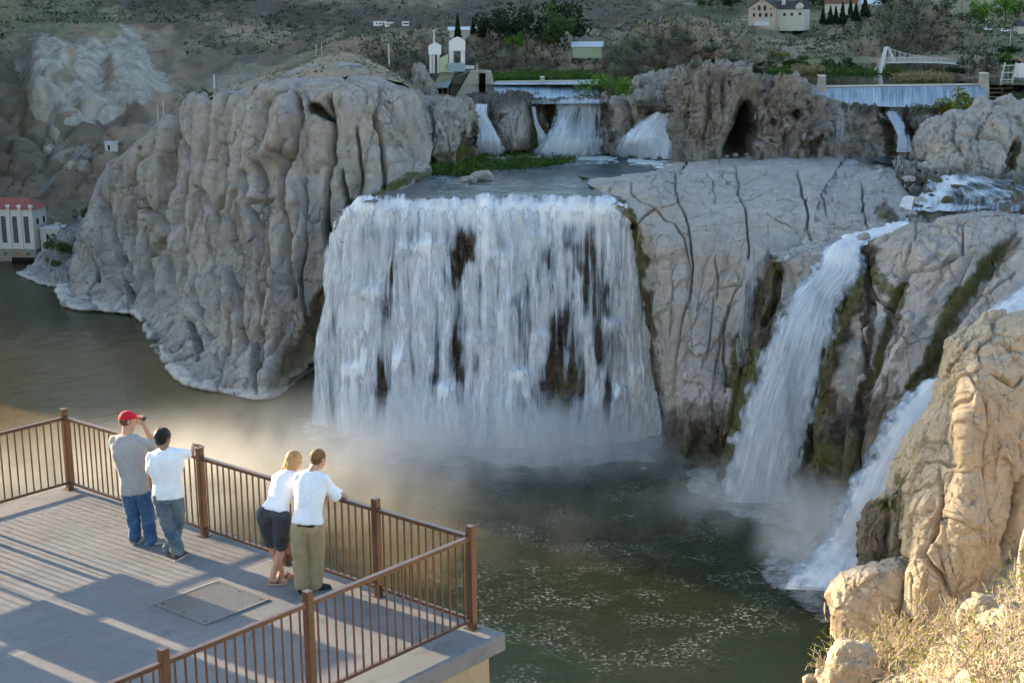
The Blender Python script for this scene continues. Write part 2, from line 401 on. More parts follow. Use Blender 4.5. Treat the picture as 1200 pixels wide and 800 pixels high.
# ---------------------------------------------------------------- rock building
def rough_rock(G,feats,vert=.22,big=3.,bigs=22.,mid=1.2,mids=8.,fine=.35,fines=2.4,seed=1,N=None,fade=None,cell=1.2,wob=6):
    if N is None: N=normals(G)
    sh=G.shape[:2]; P=G.reshape(-1,3)
    W=P+np.stack([fbm(P/15,seed+40,2),fbm(P/15,seed+41,2),fbm(P/15,seed+42,2)],1)*4
    d1,d2,idn=worley(W*[1,1,vert]/bigs,seed); lob=(1-d1)*big*.75+(idn-.5)*big*.5-np.exp(-((d2-d1)/.05))*big*.4
    f1,c1=facets(P,mids,seed+1,.9,max(vert*1.6,.3)); f2,c2=facets(P,mids*.42,seed+2,.9,.6); f3,c3=facets(P,mids*.17,seed+3,.9,.8)
    st=P[:,2]+fbm(P/[25,25,6],seed+70,3)*3.2; sq_=(st/(fines*1.4))%1.0; lay=np.where(sq_<.85,sq_/.85,(1-sq_)/.15)*np.clip(fbm(P/[12,12,5],seed+71,2)*3+.3,0,1)
    D=lob-big*.4+mid*(f1*1.5-c1*.45)+mid*.55*(f2*1.3-c2*.3)+mid*.26*f3*1.3+lay*fine*1.2+fbm(P/fines,seed+4,5,.62)*fine*1.3+fbm(P*[1,1,vert]/(mids*.9),seed+5,3)*mid*.4
    D+= -np.maximum(0,fbm(P/(fines*2.2),seed+8,2)-.3)*fine*7
    D=D.reshape(sh)
    if fade is not None: D=D*fade
    D=D+grooves(G,N,feats,wob,seed+20)
    return G+N*D[...,None]
def mass(top,base,Yf,th,nr,nc,bulge=1.0,lean=.15,sq=2.4):
    """free-standing rock from its outline: top and base are lists of (u,v) left->right; Yf front distance or None for base z given per point (u,v,z)"""
    k=max(len(top),len(base))
    def rs(L,n):
        L=np.array(L,float); t=np.linspace(0,len(L)-1,n); i=np.minimum(t.astype(int),len(L)-2); f=(t-i)[:,None]; return L[i]*(1-f)+L[i+1]*f
    T=rs(top,nc);B=rs(base,nc); G=np.zeros((nr,nc,3)); c=np.linspace(-1,1,nc)
    edge=(1-np.abs(c)**sq)**(1/sq)
    for j in range(nc):
        Yb=Yf+th*.5*(1-edge[j])
        b=at(B[j,0],B[j,1],Yb); tt=at(T[j,0],T[j,1],Yb+th*(lean+.22*edge[j]))
        e=max(edge[j],.04)
        back=np.array([tt[0]*1.0,Yb+th*(.1+.9*e),b[2]-2])
        back[0]=tt[0]*(back[1]/tt[1])*.6+tt[0]*.4
        for i in range(nr):
            s=i/(nr-1)
            if s<.6:
                a=s/.6*PI/2; wv=math.sin(a)**.85; wh=(1-math.cos(a))
                p=b*(1-wv)+np.array([tt[0],0,tt[2]])*wv
                x=b[0]+(tt[0]-b[0])*wv; y=b[1]+(tt[1]-b[1])*wh; z=b[2]+(tt[2]-b[2])*wv
            else:
                a=(s-.6)/.4*PI/2; wh=math.sin(a); wv=1-math.cos(a)
                x=tt[0]+(back[0]-tt[0])*wh; y=tt[1]+(back[1]-tt[1])*wh; z=tt[2]+(back[2]-tt[2])*wv
            G[i,j]=(x,y,z)
    G[0,:,2]-=6
    return G
def maskcol(G,items,wob=8,seed=9): return {'mask':paint(G,items,wob,seed)}
NR=1.0
def hollow(G,poly,depth,soft=1.3,wob=1.2):
    P=G.reshape(-1,3); u,v=proj(P); s=np.linalg.norm(P-[0,0,CZ],axis=1).mean()/F_PX
    u=u+perlin(P/(s*6),77)*wob*2; v=v+perlin(P/(s*6)+5,78)*wob*2
    ins=np.zeros(len(P),bool); n=len(poly); q=poly+poly[:1]
    for k in range(n):
        (x1,y1),(x2,y2)=q[k],q[k+1]; c=((y1>v)!=(y2>v))&(u<(x2-x1)*(v-y1)/(y2-y1+1e-9)+x1); ins^=c
    d,_=pl_dist(u,v,q); w=np.where(ins,np.clip(d/soft,0,1),0)*(1+np.clip(d/8,0,1)*.6)
    return (P+np.array([0,1,0])*(w*depth)[:,None]).reshape(G.shape)
# ---- left cliff
rows=[
 [(55,330,None,-4),(80,362,None,-4),(125,370,None,-4),(158,376,None,-4),(170,398,None,-4),(183,425,None,-4),(213,454,None,-4),(262,468,None,-4),(305,476,None,-4),(338,464,None,-4),(372,440,None,-4),(418,410,None,-4)],
 [(58,324,None,.8),(78,357,None,.8),(125,364,None,.8),(160,370,None,.8),(173,392,None,.8),(187,419,None,.8),(215,447,None,.8),(262,460,None,.8),(305,468,None,.8),(336,455,None,.8),(372,428,None,.8),(414,398,None,.8)],
 [(78,316,None,2.6),(94,345,None,2.6),(132,351,None,2.6),(168,364,None,2.6),(192,388,None,2.6),(212,410,None,2.6),(238,436,None,2.6),(275,447,None,2.6),(308,456,None,2.6),(338,441,None,2.6),(370,415,None,2.6),(412,382,None,2.6)],
 [(82,305,640),(88,310,606),(130,320,592),(172,330,566),(196,350,534),(220,370,508),(250,390,476),(282,395,458),(318,400,447),(350,385,446),(380,350,450),(408,335,436)],
 [(88,290,645),(92,280,610),(126,280,597),(170,285,572),(200,300,540),(228,310,514),(262,315,482),(298,315,464),(340,315,452),(375,310,450),(403,285,444),(424,268,434)],
 [(94,282,655),(100,258,615),(122,240,602),(158,225,578),(205,220,546),(238,215,518),(275,210,487),(318,208,468),(370,210,456),(412,212,452),(455,212,452),(502,206,452)],
 [(96,276,665),(108,242,625),(122,205,612),(150,179,588),(205,131,556),(241,121,526),(282,116,496),(326,109,476),(385,109,466),(432,112,464),(480,122,470),(503,152,478)],
 [(98,274,680),(110,238,645),(126,198,632),(160,172,605),(212,124,575),(252,114,545),(295,105,516),(335,99,500),(388,94,488),(432,92,486),(478,107,490),(501,132,492)],
 [(100,273,700),(114,235,670),(134,194,660),(175,162,635),(232,116,610),(280,102,590),(318,91,565),(345,84,550),(375,73,545),(408,68,545),(448,86,538),(490,112,525)],
 [(102,285,730),(118,250,700),(140,210,690),(180,180,680),(240,130,660),(285,114,640),(325,105,620),(350,100,610),(380,96,610),(412,94,610),(452,104,600),(495,125,570)],
]
G=net(rows,int(430*NR),int(470*NR))
cl=[([(118,232),(128,262),(140,290),(150,330),(157,352)],3.5,6),
 ([(200,150),(190,210),(188,260),(193,300)],3,4),([(213,160),(222,200),(216,240),(214,300),(222,350),(232,420)],3.2,5),
 ([(258,170),(262,215),(250,250),(246,300),(250,350)],2.5,3.2),([(275,200),(285,240),(300,262),(305,330),(310,390),(306,440)],3.5,5.5),
 ([(296,185),(306,240),(312,300),(318,340),(300,400),(300,452)],3.5,5),([(330,180),(332,240),(336,300),(345,350)],3,4.5),
 ([(386,112),(388,150),(384,190),(378,220),(378,260),(385,300)],3.5,6),([(398,200),(402,225),(404,250)],2.5,4),
 ([(240,225),(246,260),(250,300)],3,3.5),([(232,220),(238,262)],2,3),
 ([(345,112),(347,135),(340,160),(332,178)],2,3),([(160,215),(170,260),(172,300),(178,350)],3,3.5),
 ([(268,225),(262,252),(272,300),(282,345),(288,400)],2.5,3.5),([(155,245),(178,252),(186,275),(176,300)],3,3),
 ([(362,123),(372,127),(380,133)],6,11),([(418,150),(424,200),(418,232)],2.2,2.5),([(440,130),(452,170),(448,215)],2.4,2.5),
 ([(352,210),(356,260),(352,330),(360,380)],2,2.5),([(228,300),(236,350),(244,400)],2,2.5),([(283,238),(300,236),(318,234)],2.5,2.2),([(285,110),(290,135),(285,160)],3,2.5),
 ([(262,200)],3,5),([(264,237)],2.4,4),([(258,212)],1.8,3),([(272,224)],1.8,3),([(360,150)],1.8,3),([(350,146)],1.6,2.5),([(258,263)],2,3.5),([(362,190)],1.6,2.5),([(366,133)],1.6,2),
 ([(104,290),(112,305),(118,330)],2.5,2.5),([(300,460),(302,440),(298,425)],3,3)]
cl+=[([(330,120),(336,140),(333,160),(322,175),(310,180)],14,-5),([(290,130),(300,170)],14,-2.5),([(318,310),(325,350),(322,420)],12,-3),([(345,220),(350,330),(350,400)],13,-3),([(230,330),(235,380)],8,-2.5),([(105,270),(120,300),(130,335)],10,-3),([(200,230),(204,300)],8,-2.5),([(270,300),(280,400)],8,-2.5),([(430,160),(425,200)],14,-3),([(312,440),(312,455)],8,-3),([(150,290),(160,330)],10,-3)]
fade=np.ones(G.shape[:2]); zz=G[...,2]; fade=sstep(-6,8,zz)*.85+.15
top=sstep(5.9/9,7/9,np.linspace(0,1,G.shape[0]))[:,None]; fade=fade*(1-top*.6)
cl=[(a,b*.8 if d>0 else b,d*2.2 if d>0 else d*1.2) for a,b,d in cl]
cl+=[([(203,126),(198,180),(190,240),(189,300),(196,350)],6,15),([(247,112),(246,150),(240,190)],3.5,9),([(345,104),(349,140),(344,175),(330,200),(331,260),(336,330)],3.2,9),([(160,176),(150,220),(152,270),(160,330)],3.5,8)]
G2=rough_rock(G,cl,.05,4.8,17,.72,8.,.42,1.9,11,fade=fade,wob=3.)
G2=hollow(G2,[(360,127),(366,122),(376,124),(384,129),(385,138),(378,136),(368,132)],9)
mk=paint(G2,[(2,[(58,322),(80,356),(125,362),(160,370),(173,392),(190,419),(215,445),(262,457),(305,465),(336,452),(369,425)],7,1.),
 (0,[(500,205),(455,222),(415,240),(400,262),(395,300)],4,.8),(1,[(500,203),(455,222),(415,240),(402,262)],5,.9),
 (0,[(362,124),(382,132)],5,.6),(0,[(275,240),(284,300)],5,.35)])  # the wet channel also paints shade into the small cave hollow
mk[:,0]=np.maximum(mk[:,0],.8*(1-sstep(.2,.9,G2[...,2].ravel())))
sheet('cliff',G2,M['rock'],{'mask':mk})
# boulders on the shelf are placed further down
# ---- plateau soil over the cliff top (thin sheet of brown earth with sage)
rows=[[(215,126,585),(300,106,525),(345,101,500),(390,95,490),(432,93,490),(480,108,492),(500,135,492)],
      [(235,117,612),(318,92,568),(346,84,553),(377,72,548),(408,67,548),(450,85,540),(491,110,527)],
      [(245,118,680),(325,94,640),(350,87,620),(380,76,620),(412,72,620),(455,90,600),(496,116,570)]]
G=net(rows,120,260); G[...,2]+=1.1+fbm(G.reshape(-1,3)/14,5,4).reshape(G.shape[:2])*2.2
mk=np.zeros((G.shape[0]*G.shape[1],3)); sheet('ground',G,M['hill'],{'mask':mk})
# ---- rock behind the great fall
LIP=[(404,262),(424,241),(470,233),(525,232),(575,236),(640,237),(700,240),(728,250),(744,266)]
BASE=[(364,493),(410,504),(462,511),(520,517),(575,521),(635,521),(690,518),(735,514),(772,508)]
def fallnet(off=0.,nr=300,nc=360,back=True,zl=62.6,base=0):
    r=[]
    A=np.array([at(u,v,{0:406,1:403,7:392,8:389}[i]) if i in (0,1,7,8) else onz(u,v,zl) for i,(u,v) in enumerate(LIP)]); B=np.array([onz(u,v,base) for u,v in BASE])
    if back: r.append([a+np.array([0,18,.35]) for a in A])
    r.append([a for a in A])
    for s,hz in ((.07,.30),(.3,.5),(.6,.75),(.85,.93)):
        P=A*(1-s)+B*s; P[:,1]=A[:,1]*(1-hz)+B[:,1]*hz; P[:,0]=A[:,0]*(1-hz)+B[:,0]*hz; r.append([p for p in P])
    r.append([b for b in B])
    if back: Bb=B.copy(); Bb[:,1]-=2; Bb[:,2]-=4; r.append([b for b in Bb])
    G=net(r,nr,nc)
    tt=np.linspace(0,1,nr)[:,None]; xw=G[nr//8,:,0]; G[...,1]+=(fbm(np.stack([xw/9,xw*0,xw*0],1),860,3)*5+fbm(np.stack([xw/3,xw*0,xw*0],1),861,2)*1.6)[None]*(1-sstep(.3,.7,tt))*np.minimum(1,np.minimum(np.linspace(0,1,nc),1-np.linspace(0,1,nc))*8)[None]
    if off:
        N=normals(G); G=G+N*off
    return G
def fall_shape(G):
    P=G.reshape(-1,3); u,v=proj(P); D=np.zeros(len(P))
    for bu,bv,w,h in ((440,335,22,4),(510,290,20,5),(470,330,14,3),(545,345,12,2),(640,375,16,3.5),(690,395,18,4),(600,300,24,3),(660,300,24,3),(610,440,12,3),(640,470,12,3),(720,330,16,3),(725,460,12,3),(700,480,10,3),(460,420,18,3.5),(500,460,16,3),(570,400,14,3),(415,450,16,3)):
        du=(u-bu)/w; dv=(v-bv)
        D+=h*np.exp(-du*du)*np.where(dv<0,np.exp(-(dv/7)**2),np.exp(-dv/60))
    return D.reshape(G.shape[:2])
Gf=fallnet(-4.5,300,360)
sh_f=fall_shape(Gf); Gf2=rough_rock(Gf,[([(545,285),(548,310),(545,330)],6,3)],.25,2.2,14,1.2,6,.4,2.5,31,fade=np.clip(sstep(.08,.2,np.linspace(0,1,300))[:,None]+np.zeros((1,360)),0,1))
Gf2=Gf2+normals(Gf)*(sh_f*.8)[...,None]
mk=paint(Gf2,[(0,[(380,400),(760,400)],400,.55),(1,[(680,420),(660,480)],16,.7),(1,[(752,300),(760,480)],6,.9),(0,[(545,290),(545,325)],8,.9)])
sheet('cliff',Gf2,M['rock_wet'],{'mask':mk})
# ---- the scoured dome right of the fall
rows=[
 [(722,196,520),(762,187,520),(800,179,525),(862,172,530),(930,168,530),(1000,170,530)],
 [(690,213,None,63.0),(742,212,424),(796,203,444),(858,196,455),(925,192,462),(985,192,465)],
 [(702,224,None,62.9),(758,232,393),(805,228,401),(860,222,410),(915,220,415),(965,222,412)],
 [(722,242,None,62.2),(760,256,387),(808,254,387),(862,246,391),(912,248,388),(955,250,386)],
 [(738,262,389),(768,282,381),(812,284,378),(862,272,380),(905,276,379),(950,278,379)],
 [(748,310,388),(775,325,378),(814,325,374),(862,315,373),(893,312,370),(915,318,372)],
 [(756,380,386),(780,392,372),(816,396,366),(858,388,365),(880,370,360),(897,370,368)],
 [(764,450,384),(786,460,366),(817,462,360),(850,460,358),(866,440,357),(880,440,364)],
 [(775,520,383),(792,520,364),(816,520,358),(838,520,354),(852,520,352),(866,520,360)],
 [(780,530,None,-4),(795,552,None,-4),(815,560,None,-4),(836,562,None,-4),(850,565,None,-4),(868,570,None,-4)],
]
G=net(rows,400,330)
ck=[([(740,214),(741,228),(762,240),(778,256),(790,262),(802,278),(806,300),(812,330)],1.3,1.6),([(806,188),(792,205),(791,228),(800,245),(808,268),(812,310),(808,350),(798,380),(788,420),(780,470)],1.6,2.4),
 ([(745,266),(756,252),(770,243)],1.5,1.8),([(862,192),(866,225),(872,245),(876,262),(878,290),(872,330),(855,360),(845,400),(838,440)],1.5,2.2),([(818,268),(845,260),(872,258)],1.4,1.5),
 ([(774,243),(790,238),(800,232)],1.1,1.2),([(790,262),(805,255),(830,250),(860,243)],1.,1),([(842,188),(848,210),(860,220),(885,210),(905,200)],1.1,1.3),
 ([(935,200),(940,225),(948,250),(945,270)],2,2.5),([(905,222),(880,232),(862,238)],1.1,1.2),([(838,300),(842,330),(840,350)],1.2,1.5),([(790,330),(786,370),(780,410)],1.3,1.5),
 ([(830,340),(860,335),(882,338)],1.2,1.6),([(836,350),(832,390),(828,420)],1.2,1.4),([(850,370),(848,420),(852,460)],1.6,1.8),([(764,300),(768,340)],1.1,1),([(900,250),(915,262),(930,270)],1.3,1.5),([(770,205),(762,225)],1,1),
 ([(820,200),(835,212),(838,240)],.9,1)]
ck+=[([(780,275),(782,300)],9,-1.2),([(835,270),(840,290)],12,-1.5),([(865,350),(868,380)],10,-2.0),([(768,225),(780,222)],14,-1.2),([(825,222),(840,222)],14,-1.2),([(900,290),(888,320)],8,-1.8),([(840,400),(842,430)],9,-1.5)]
r_=np.linspace(0,1,400)[:,None]+np.zeros((1,330))
ck=[(a,b*.75 if d>0 else b,d*.9 if d>0 else d*.6) for a,b,d in ck]
G2=rough_rock(G,ck,.35,1.5,20,.62,9,.14,2.2,51,fade=.6+.6*sstep(.4,.55,r_),cell=.9,wob=2.5)
mk=paint(G2,[(0,[(750,300),(758,380),(768,470),(775,530)],8,.95),(1,[(722,236),(742,258),(748,290),(753,340)],5,1),(0,[(742,262),(752,330)],5,.8),
 (0,[(770,540),(815,520),(850,520)],42,1),(1,[(800,540),(830,550)],18,.7),(0,[(790,485),(820,480),(840,485)],10,.6),(1,[(872,400),(860,470),(850,540)],8,.8),(0,[(885,345),(872,400),(862,470),(855,540)],12,1),(0,[(760,440),(775,500)],10,.8)])
sheet('cliff',G2,M['rock_dome'],{'mask':mk})
# ---- shelf right of the dome that carries the small stream, back to the foot of the cave rock
rows=[
 [(900,168,535),(960,166,535),(1010,168,530),(1060,172,520),(1110,176,510)],
 [(915,188,480),(965,186,482),(1005,188,480),(1050,190,475),(1100,192,468)],
 [(922,208,440),(968,206,442),(1010,206,442),(1052,206,440),(1095,208,437)],
 [(938,225,412),(975,224,412),(1018,226,410),(1052,228,409),(1075,232,408)],
 [(948,248,388),(978,250,387),(1015,252,386),(1048,250,388),(1060,256,388)],
 [(945,272,379),(975,276,377),(1010,272,376),(1035,270,377),(1055,272,378)],
 [(930,296,374),(965,296,372),(1000,296,370),(1030,294,371),(1060,290,372)],
]
G=net(rows,200,240)
G2=rough_rock(G,[([(936,205),(942,235),(948,262),(950,280)],1.8,2.5),([(1008,212),(1012,240),(1016,268)],1.4,2.0),([(960,222),(968,250)],1.2,1.2),([(930,200),(980,205),(1030,200)],1.2,1)],.35,1.3,14,.55,7,.15,2,61,cell=1.0,wob=3)
mk=paint(G2,[(0,[(925,296),(1005,293)],6,1),(1,[(1030,250),(1050,270)],6,.8),(0,[(1035,245),(1060,268)],9,.9),(0,[(1010,190),(1080,196)],5,.6),(2,[(920,190),(1000,190)],10,.5)])
sheet('ground',G2,M['rock_dome'],{'mask':mk})
# ---- right wall with its clefts
rows=[
 [(895,294,382),(955,286,384),(1008,292,368),(1036,287,366),(1074,268,366),(1140,252,366),(1200,250,362),(1300,250,355)],
 [(905,299,360),(960,293,360),(1010,293,355),(1036,286,352),(1072,270,348),(1132,262,342),(1200,262,336),(1300,262,328)],
 [(892,335,358),(938,335,354),(985,335,350),(1012,335,345),(1055,325,338),(1110,320,328),(1180,325,320),(1300,330,312)],
 [(878,400,355),(915,400,350),(960,400,345),(995,400,340),(1035,395,330),(1088,392,320),(1160,395,310),(1290,400,300)],
 [(860,480,350),(895,480,345),(940,480,340),(978,480,334),(1018,470,324),(1068,470,314),(1135,475,304),(1270,480,290)],
 [(842,550,345),(880,560,342),(925,560,336),(965,560,328),(1000,560,318),(1045,565,307),(1105,570,296),(1250,580,282)],
 [(838,565,None,-4),(878,590,None,-4),(922,590,None,-4),(960,592,None,-4),(998,612,None,-4),(1035,640,None,-4),(1075,690,None,-4),(1230,690,None,-4)],
]
G=net(rows,400,460)
wl=[([(1020,345),(1016,380),(1014,420),(1004,455),(1000,500),(998,560)],5,9),([(1062,322),(1045,360),(1038,390),(1030,425),(1012,470),(1004,510)],4,4.5),
 ([(1012,300),(1016,330),(1020,350)],3,4),([(972,360),(962,400),(950,470),(945,540)],3,3),([(912,320),(908,345),(896,380)],3,3.5),
 ([(1180,285),(1150,320),(1120,360),(1098,400),(1085,440),(1068,490)],8,3.5),([(1075,262),(1070,300),(1062,320)],1.3,1.4),([(1130,265),(1128,300),(1090,318),(1062,322)],1.3,1.6),
 ([(1140,300),(1120,330),(1100,352)],1.3,1.2),([(1025,350),(1042,362),(1052,395),(1040,420)],2,2.2),([(1045,440),(1035,470)],2,2),([(1190,320),(1160,345)],1.4,1.5),([(1110,390),(1080,430),(1050,480)],1.6,1.6),
 ([(990,470),(985,500),(990,540)],3,3.5),([(925,345),(905,400),(890,470)],7,2)]
wl+=[([(992,390),(990,420),(985,455)],7,-4),([(1032,380),(1030,410)],7,-4),([(1018,440),(1012,480)],6,-3),([(975,500),(968,550)],9,-4),([(1075,380),(1050,440)],10,-2.5),([(1060,290),(1090,300)],20,-2),([(1150,290),(1120,310)],10,-1.5)]
G2=rough_rock(G,wl,.3,1.8,17,.5,7.5,.22,2.,71,wob=4)
mk=paint(G2,[(0,[(900,320),(885,400),(860,500),(840,560)],22,1),(1,[(880,420),(870,480),(850,540)],14,.9),(1,[(905,310),(900,360)],7,.8),
 (0,[(1012,296),(1005,340),(975,400),(950,480),(935,570)],17,1),(1,[(1000,330),(985,370),(965,420),(950,500)],11,1),(1,[(1020,320),(1050,345)],9,.9),
 (0,[(1018,350),(1014,420),(1002,500),(1000,570)],6,1),(0,[(960,480),(975,560),(1000,590)],34,1),(1,[(960,530),(990,560)],20,.8),
 (0,[(1058,330),(1040,390),(1018,450),(1000,500)],7,.9),(1,[(1058,330),(1040,390),(1018,450)],5,.9),(0,[(1020,500),(1040,560),(1060,620)],40,.95),
 (0,[(1190,285),(1150,320),(1118,362),(1090,420),(1068,480)],12,.8),(1,[(1170,300),(1130,345),(1098,400),(1080,450),(1060,480)],11,.95),(1,[(1112,400),(1090,470)],12,.7),(0,[(1115,300),(1080,380),(1050,420)],5,.45),
 (2,[(1035,395),(1020,435)],3,.8),(0,[(1050,440),(1030,490)],10,.6)])
sheet('cliff',G2,M['rock_dome'],{'mask':mk})
# ---- terrace where the right stream breaks up
rows=[
 [(1035,178,530),(1090,180,515),(1150,196,470),(1210,200,450),(1310,200,440)],
 [(1050,196,None,66),(1090,205,None,65.2),(1140,207,None,64.6),(1205,210,None,64),(1310,214,None,64)],
 [(1062,212,None,64),(1095,222,None,62.5),(1135,226,None,62),(1205,228,None,62),(1310,232,None,62)],
 [(1066,235,None,61),(1095,240,None,59.5),(1135,240,None,59.5),(1205,246,None,59.5),(1310,250,None,59)],
 [(1058,258,None,57.5),(1085,256,None,57.5),(1135,256,None,57.5),(1205,260,None,57),(1310,264,None,57)],
 [(1040,280,None,54),(1085,280,None,54),(1135,280,None,54),(1205,280,None,54),(1310,284,None,54)],
]
G=net(rows,150,300)
G2=rough_rock(G,[],.6,1.0,10,1.5,4.5,.3,1.6,81,cell=1.6)
mk=paint(G2,[(0,[(1060,225),(1300,235)],30,.75),(1,[(1090,215),(1200,222)],10,.7),(1,[(1080,250),(1100,255)],5,.7)])
sheet('ground',G2,M['rock_dome'],{'mask':mk})
TERR=G2
# ---- cave rock and the masses behind
def massrock(top,base,Yf,th,nr,nc,feats,mat,items=(),seed=1,big=2.,bigs=12,mid=1.,mids=5,fine=.35,fines=1.8,vert=.4,name='cliff',cell=1.2,sq=2.4,wob=5,holes_=()):
    G=mass(top,base,Yf,th,nr,nc,sq=sq); G2=rough_rock(G,feats,vert,big,bigs,mid,mids,fine,fines,seed,cell=cell,wob=wob)
    for pg,dp in holes_: G2=hollow(G2,pg,dp)
    return sheet(name,G2,mat,{'mask':paint(G2,list(items))}),G2
massrock([(780,110),(787,82),(800,76),(830,75),(860,77),(885,86),(905,92),(930,94),(950,108),(966,122),(972,140)],[(784,180),(840,180),(900,179),(960,178),(975,170)],478,40,260,330,
 [([(860,178),(866,155),(872,128),(876,120)],11,16),([(848,178),(862,165)],8,8),([(832,90),(826,130),(822,172)],3,3.5),([(846,85),(850,110),(845,125)],2.5,3),([(802,80),(800,130),(798,170)],3,2.5),([(930,130),(940,138)],5,5),([(905,95),(900,120),(908,150)],3,2.5),([(945,170),(955,150),(965,140)],4,4),([(890,130),(892,170)],2.5,2),([(920,160),(925,175)],4,3)]
 +[([(855,110),(850,150),(838,170)],8,-3),([(885,160),(888,175)],6,-2.5),([(812,100),(812,160)],8,-2)],M['rock_cave'],[(0,[(860,178),(870,150),(874,128)],10,.9),(0,[(825,90),(870,95)],10,.35),(1,[(940,112),(950,125)],6,.6)],101,big=2.6,bigs=11,mid=1.6,mids=4.5,fine=.7,fines=1.6,holes_=(([(846,181),(852,163),(861,145),(868,124),(874,119),(882,134),(888,150),(889,165),(884,176),(893,181)],15),([(944,176),(950,166),(962,160),(968,150),(964,168),(958,178)],7),([(900,145),(906,138),(912,142),(908,150)],4),([(927,132),(936,128),(941,136),(934,142)],5),([(889,107),(897,105),(896,112)],3),([(804,100),(808,96),(809,108)],3),([(852,96),(857,94),(856,104)],3)))  # first wet item paints extra shade inside the cave
massrock([(955,150),(965,122),(985,117),(1010,122),(1030,135),(1045,152),(1050,168)],[(958,176),(1000,178),(1050,180)],486,30,140,170,[([(985,125),(988,150),(986,176)],2.5,1.5)],M['rock'],[(0,[(955,165),(965,178)],9,.9),(1,[(955,150),(960,170)],5,.5)],111,big=1.5,bigs=14,mid=.8)
massrock([(1070,190),(1078,160),(1095,140),(1120,130),(1135,132),(1150,118),(1165,122),(1180,112),(1198,118),(1250,112),(1300,125)],[(1072,196),(1120,206),(1160,212),(1200,216),(1300,220)],430,70,220,330,
 [([(1118,135),(1116,165),(1130,185)],2,2.5),([(1140,150),(1170,165),(1185,180)],2,2),([(1165,122),(1150,150),(1120,180)],2.2,2.2),([(1100,170),(1120,165),(1150,158)],1.5,1.5),([(1192,165),(1186,190),(1184,212)],4,5)],M['rock_dome'],[(0,[(1188,170),(1184,210)],4,1),(2,[(1172,180),(1168,205)],5,.7),(1,[(1190,140),(1198,160)],4,.5)],121,big=2.4,bigs=15,mid=.8,mids=6)
# rock between left cliff and dam, the second step, and rocks between its falls
massrock([(440,120),(470,100),(500,112),(530,114),(552,118),(556,150)],[(440,200),(500,198),(530,185),(556,180)],478,50,160,170,[([(500,120),(504,150),(503,190)],3,3)],M['rock'],[(0,[(535,178),(552,172),(556,150)],8,1),(1,[(500,190),(545,178)],8,.9)],131,big=2,bigs=11,vert=.35)
sn=[([(480,105),(484,80),(490,73),(498,78),(505,95),(512,108)],[(480,115),(515,116)],530,14)]
for t_,b_,y_,h_ in sn: massrock(t_,b_,y_,h_,70,60,[],M['rock_cave'],(),141,big=1,bigs=5,mid=.6,mids=2.5)
# rocky bed below the right weir and the ground round the twin falls
rows=[[(925,112,500),(980,120,499),(1030,124,498),(1080,126,498),(1140,126,498),(1210,126,498),(1300,128,498)],
      [(925,118,494),(980,124,493),(1030,128,491),(1080,131,490),(1140,132,488),(1210,132,486),(1300,134,486)],
      [(925,126,490),(980,131,489),(1030,136,486),(1075,139,480),(1140,140,474),(1210,142,470),(1300,144,470)],
      [(925,160,488),(980,162,487),(1028,158,484),(1070,158,474),(1140,160,466),(1210,162,462),(1300,164,460)],
      [(925,186,486),(980,186,484),(1026,185,479),(1072,184,468),(1140,190,455),(1210,200,450),(1300,204,450)]]
G=net(rows,170,330); G2=rough_rock(G,[([(1034,128),(1040,145),(1046,170)],5,5),([(1062,132),(1066,150),(1062,172)],4,4)],.5,1.4,8,1.1,3.5,.45,1.4,241,cell=1.5)
mk=paint(G2,[(0,[(990,126),(1110,132)],7,.85),(0,[(1034,130),(1048,180)],9,1),(0,[(1066,135),(1068,175)],8,1),(1,[(1080,130),(1140,130)],6,.8)])
sheet('ground',G2,M['rock_cave'],{'mask':mk})
# second step rock face
rows=[
 [(545,112,None,80.6),(590,108,None,80.6),(612,108,None,80.6),(640,108,None,79.4),(700,109,None,79.6),(760,112,None,80),(830,115,None,80)],
 [(548,120,None,80.0),(590,115.5,None,81.4),(612,115,None,81.4),(640,117.5,None,79.9),(700,118,None,79.9),(745,120,None,81),(830,126,None,80)],
 [(552,140,522),(590,140,520),(612,140,520),(640,140,520),(700,140,520),(745,150,516),(830,150,505)],
 [(556,165,520),(590,165,518),(612,165,517),(640,165,516),(700,165,516),(745,175,505),(830,175,495)],
 [(556,188,None,60),(590,188,None,60),(612,188,None,60),(640,190,None,60),(700,190,None,60),(745,198,None,60),(830,208,None,60)],
]
G=net(rows,150,330)
stf=[([(568,125),(572,150),(575,178)],5,3),([(625,125),(630,150),(635,170)],5,4),([(647,130),(650,150)],4,3),([(720,125),(722,160)],5,4)]+[([(600,130),(600,150)],14,-4),([(604,150),(602,175)],10,-3.5),([(728,140),(728,165)],8,-5)]
G2=rough_rock(G,stf,.35,1.6,8,1.2,3.5,.4,1.5,151)
mk=paint(G2,[(0,[(545,120),(830,125)],120,.8),(1,[(628,150),(632,178)],8,.9),(1,[(650,140),(660,170)],10,.8),(1,[(570,140),(585,178)],8,.8)])
for i in range(len(mk)): pass
u_,v_=proj(G2.reshape(-1,3)); dry=np.exp(-((u_-602)/20)**4)*np.exp(-((v_-150)/28)**6); dry=np.maximum(dry,np.exp(-((u_-728)/12)**4)*np.exp(-((v_-150)/20)**4))
mk[:,0]*=1-dry; mk[:,1]*=1-dry; mk[:,2]=dry*.75
sheet('cliff',G2,M['rock'],{'mask':mk})
massrock([(700,150),(706,112),(730,98),(760,88),(785,82),(800,90)],[(705,178),(740,172),(770,150),(800,140)],505,40,150,170,[([(735,120),(738,160)],3,3),([(760,110),(765,140)],3,2)],M['rock'],[(0,[(740,170),(770,140)],8,.9),(1,[(742,165),(775,140)],7,.9),(0,[(712,120),(715,165)],5,.8)],161,big=2,bigs=9)
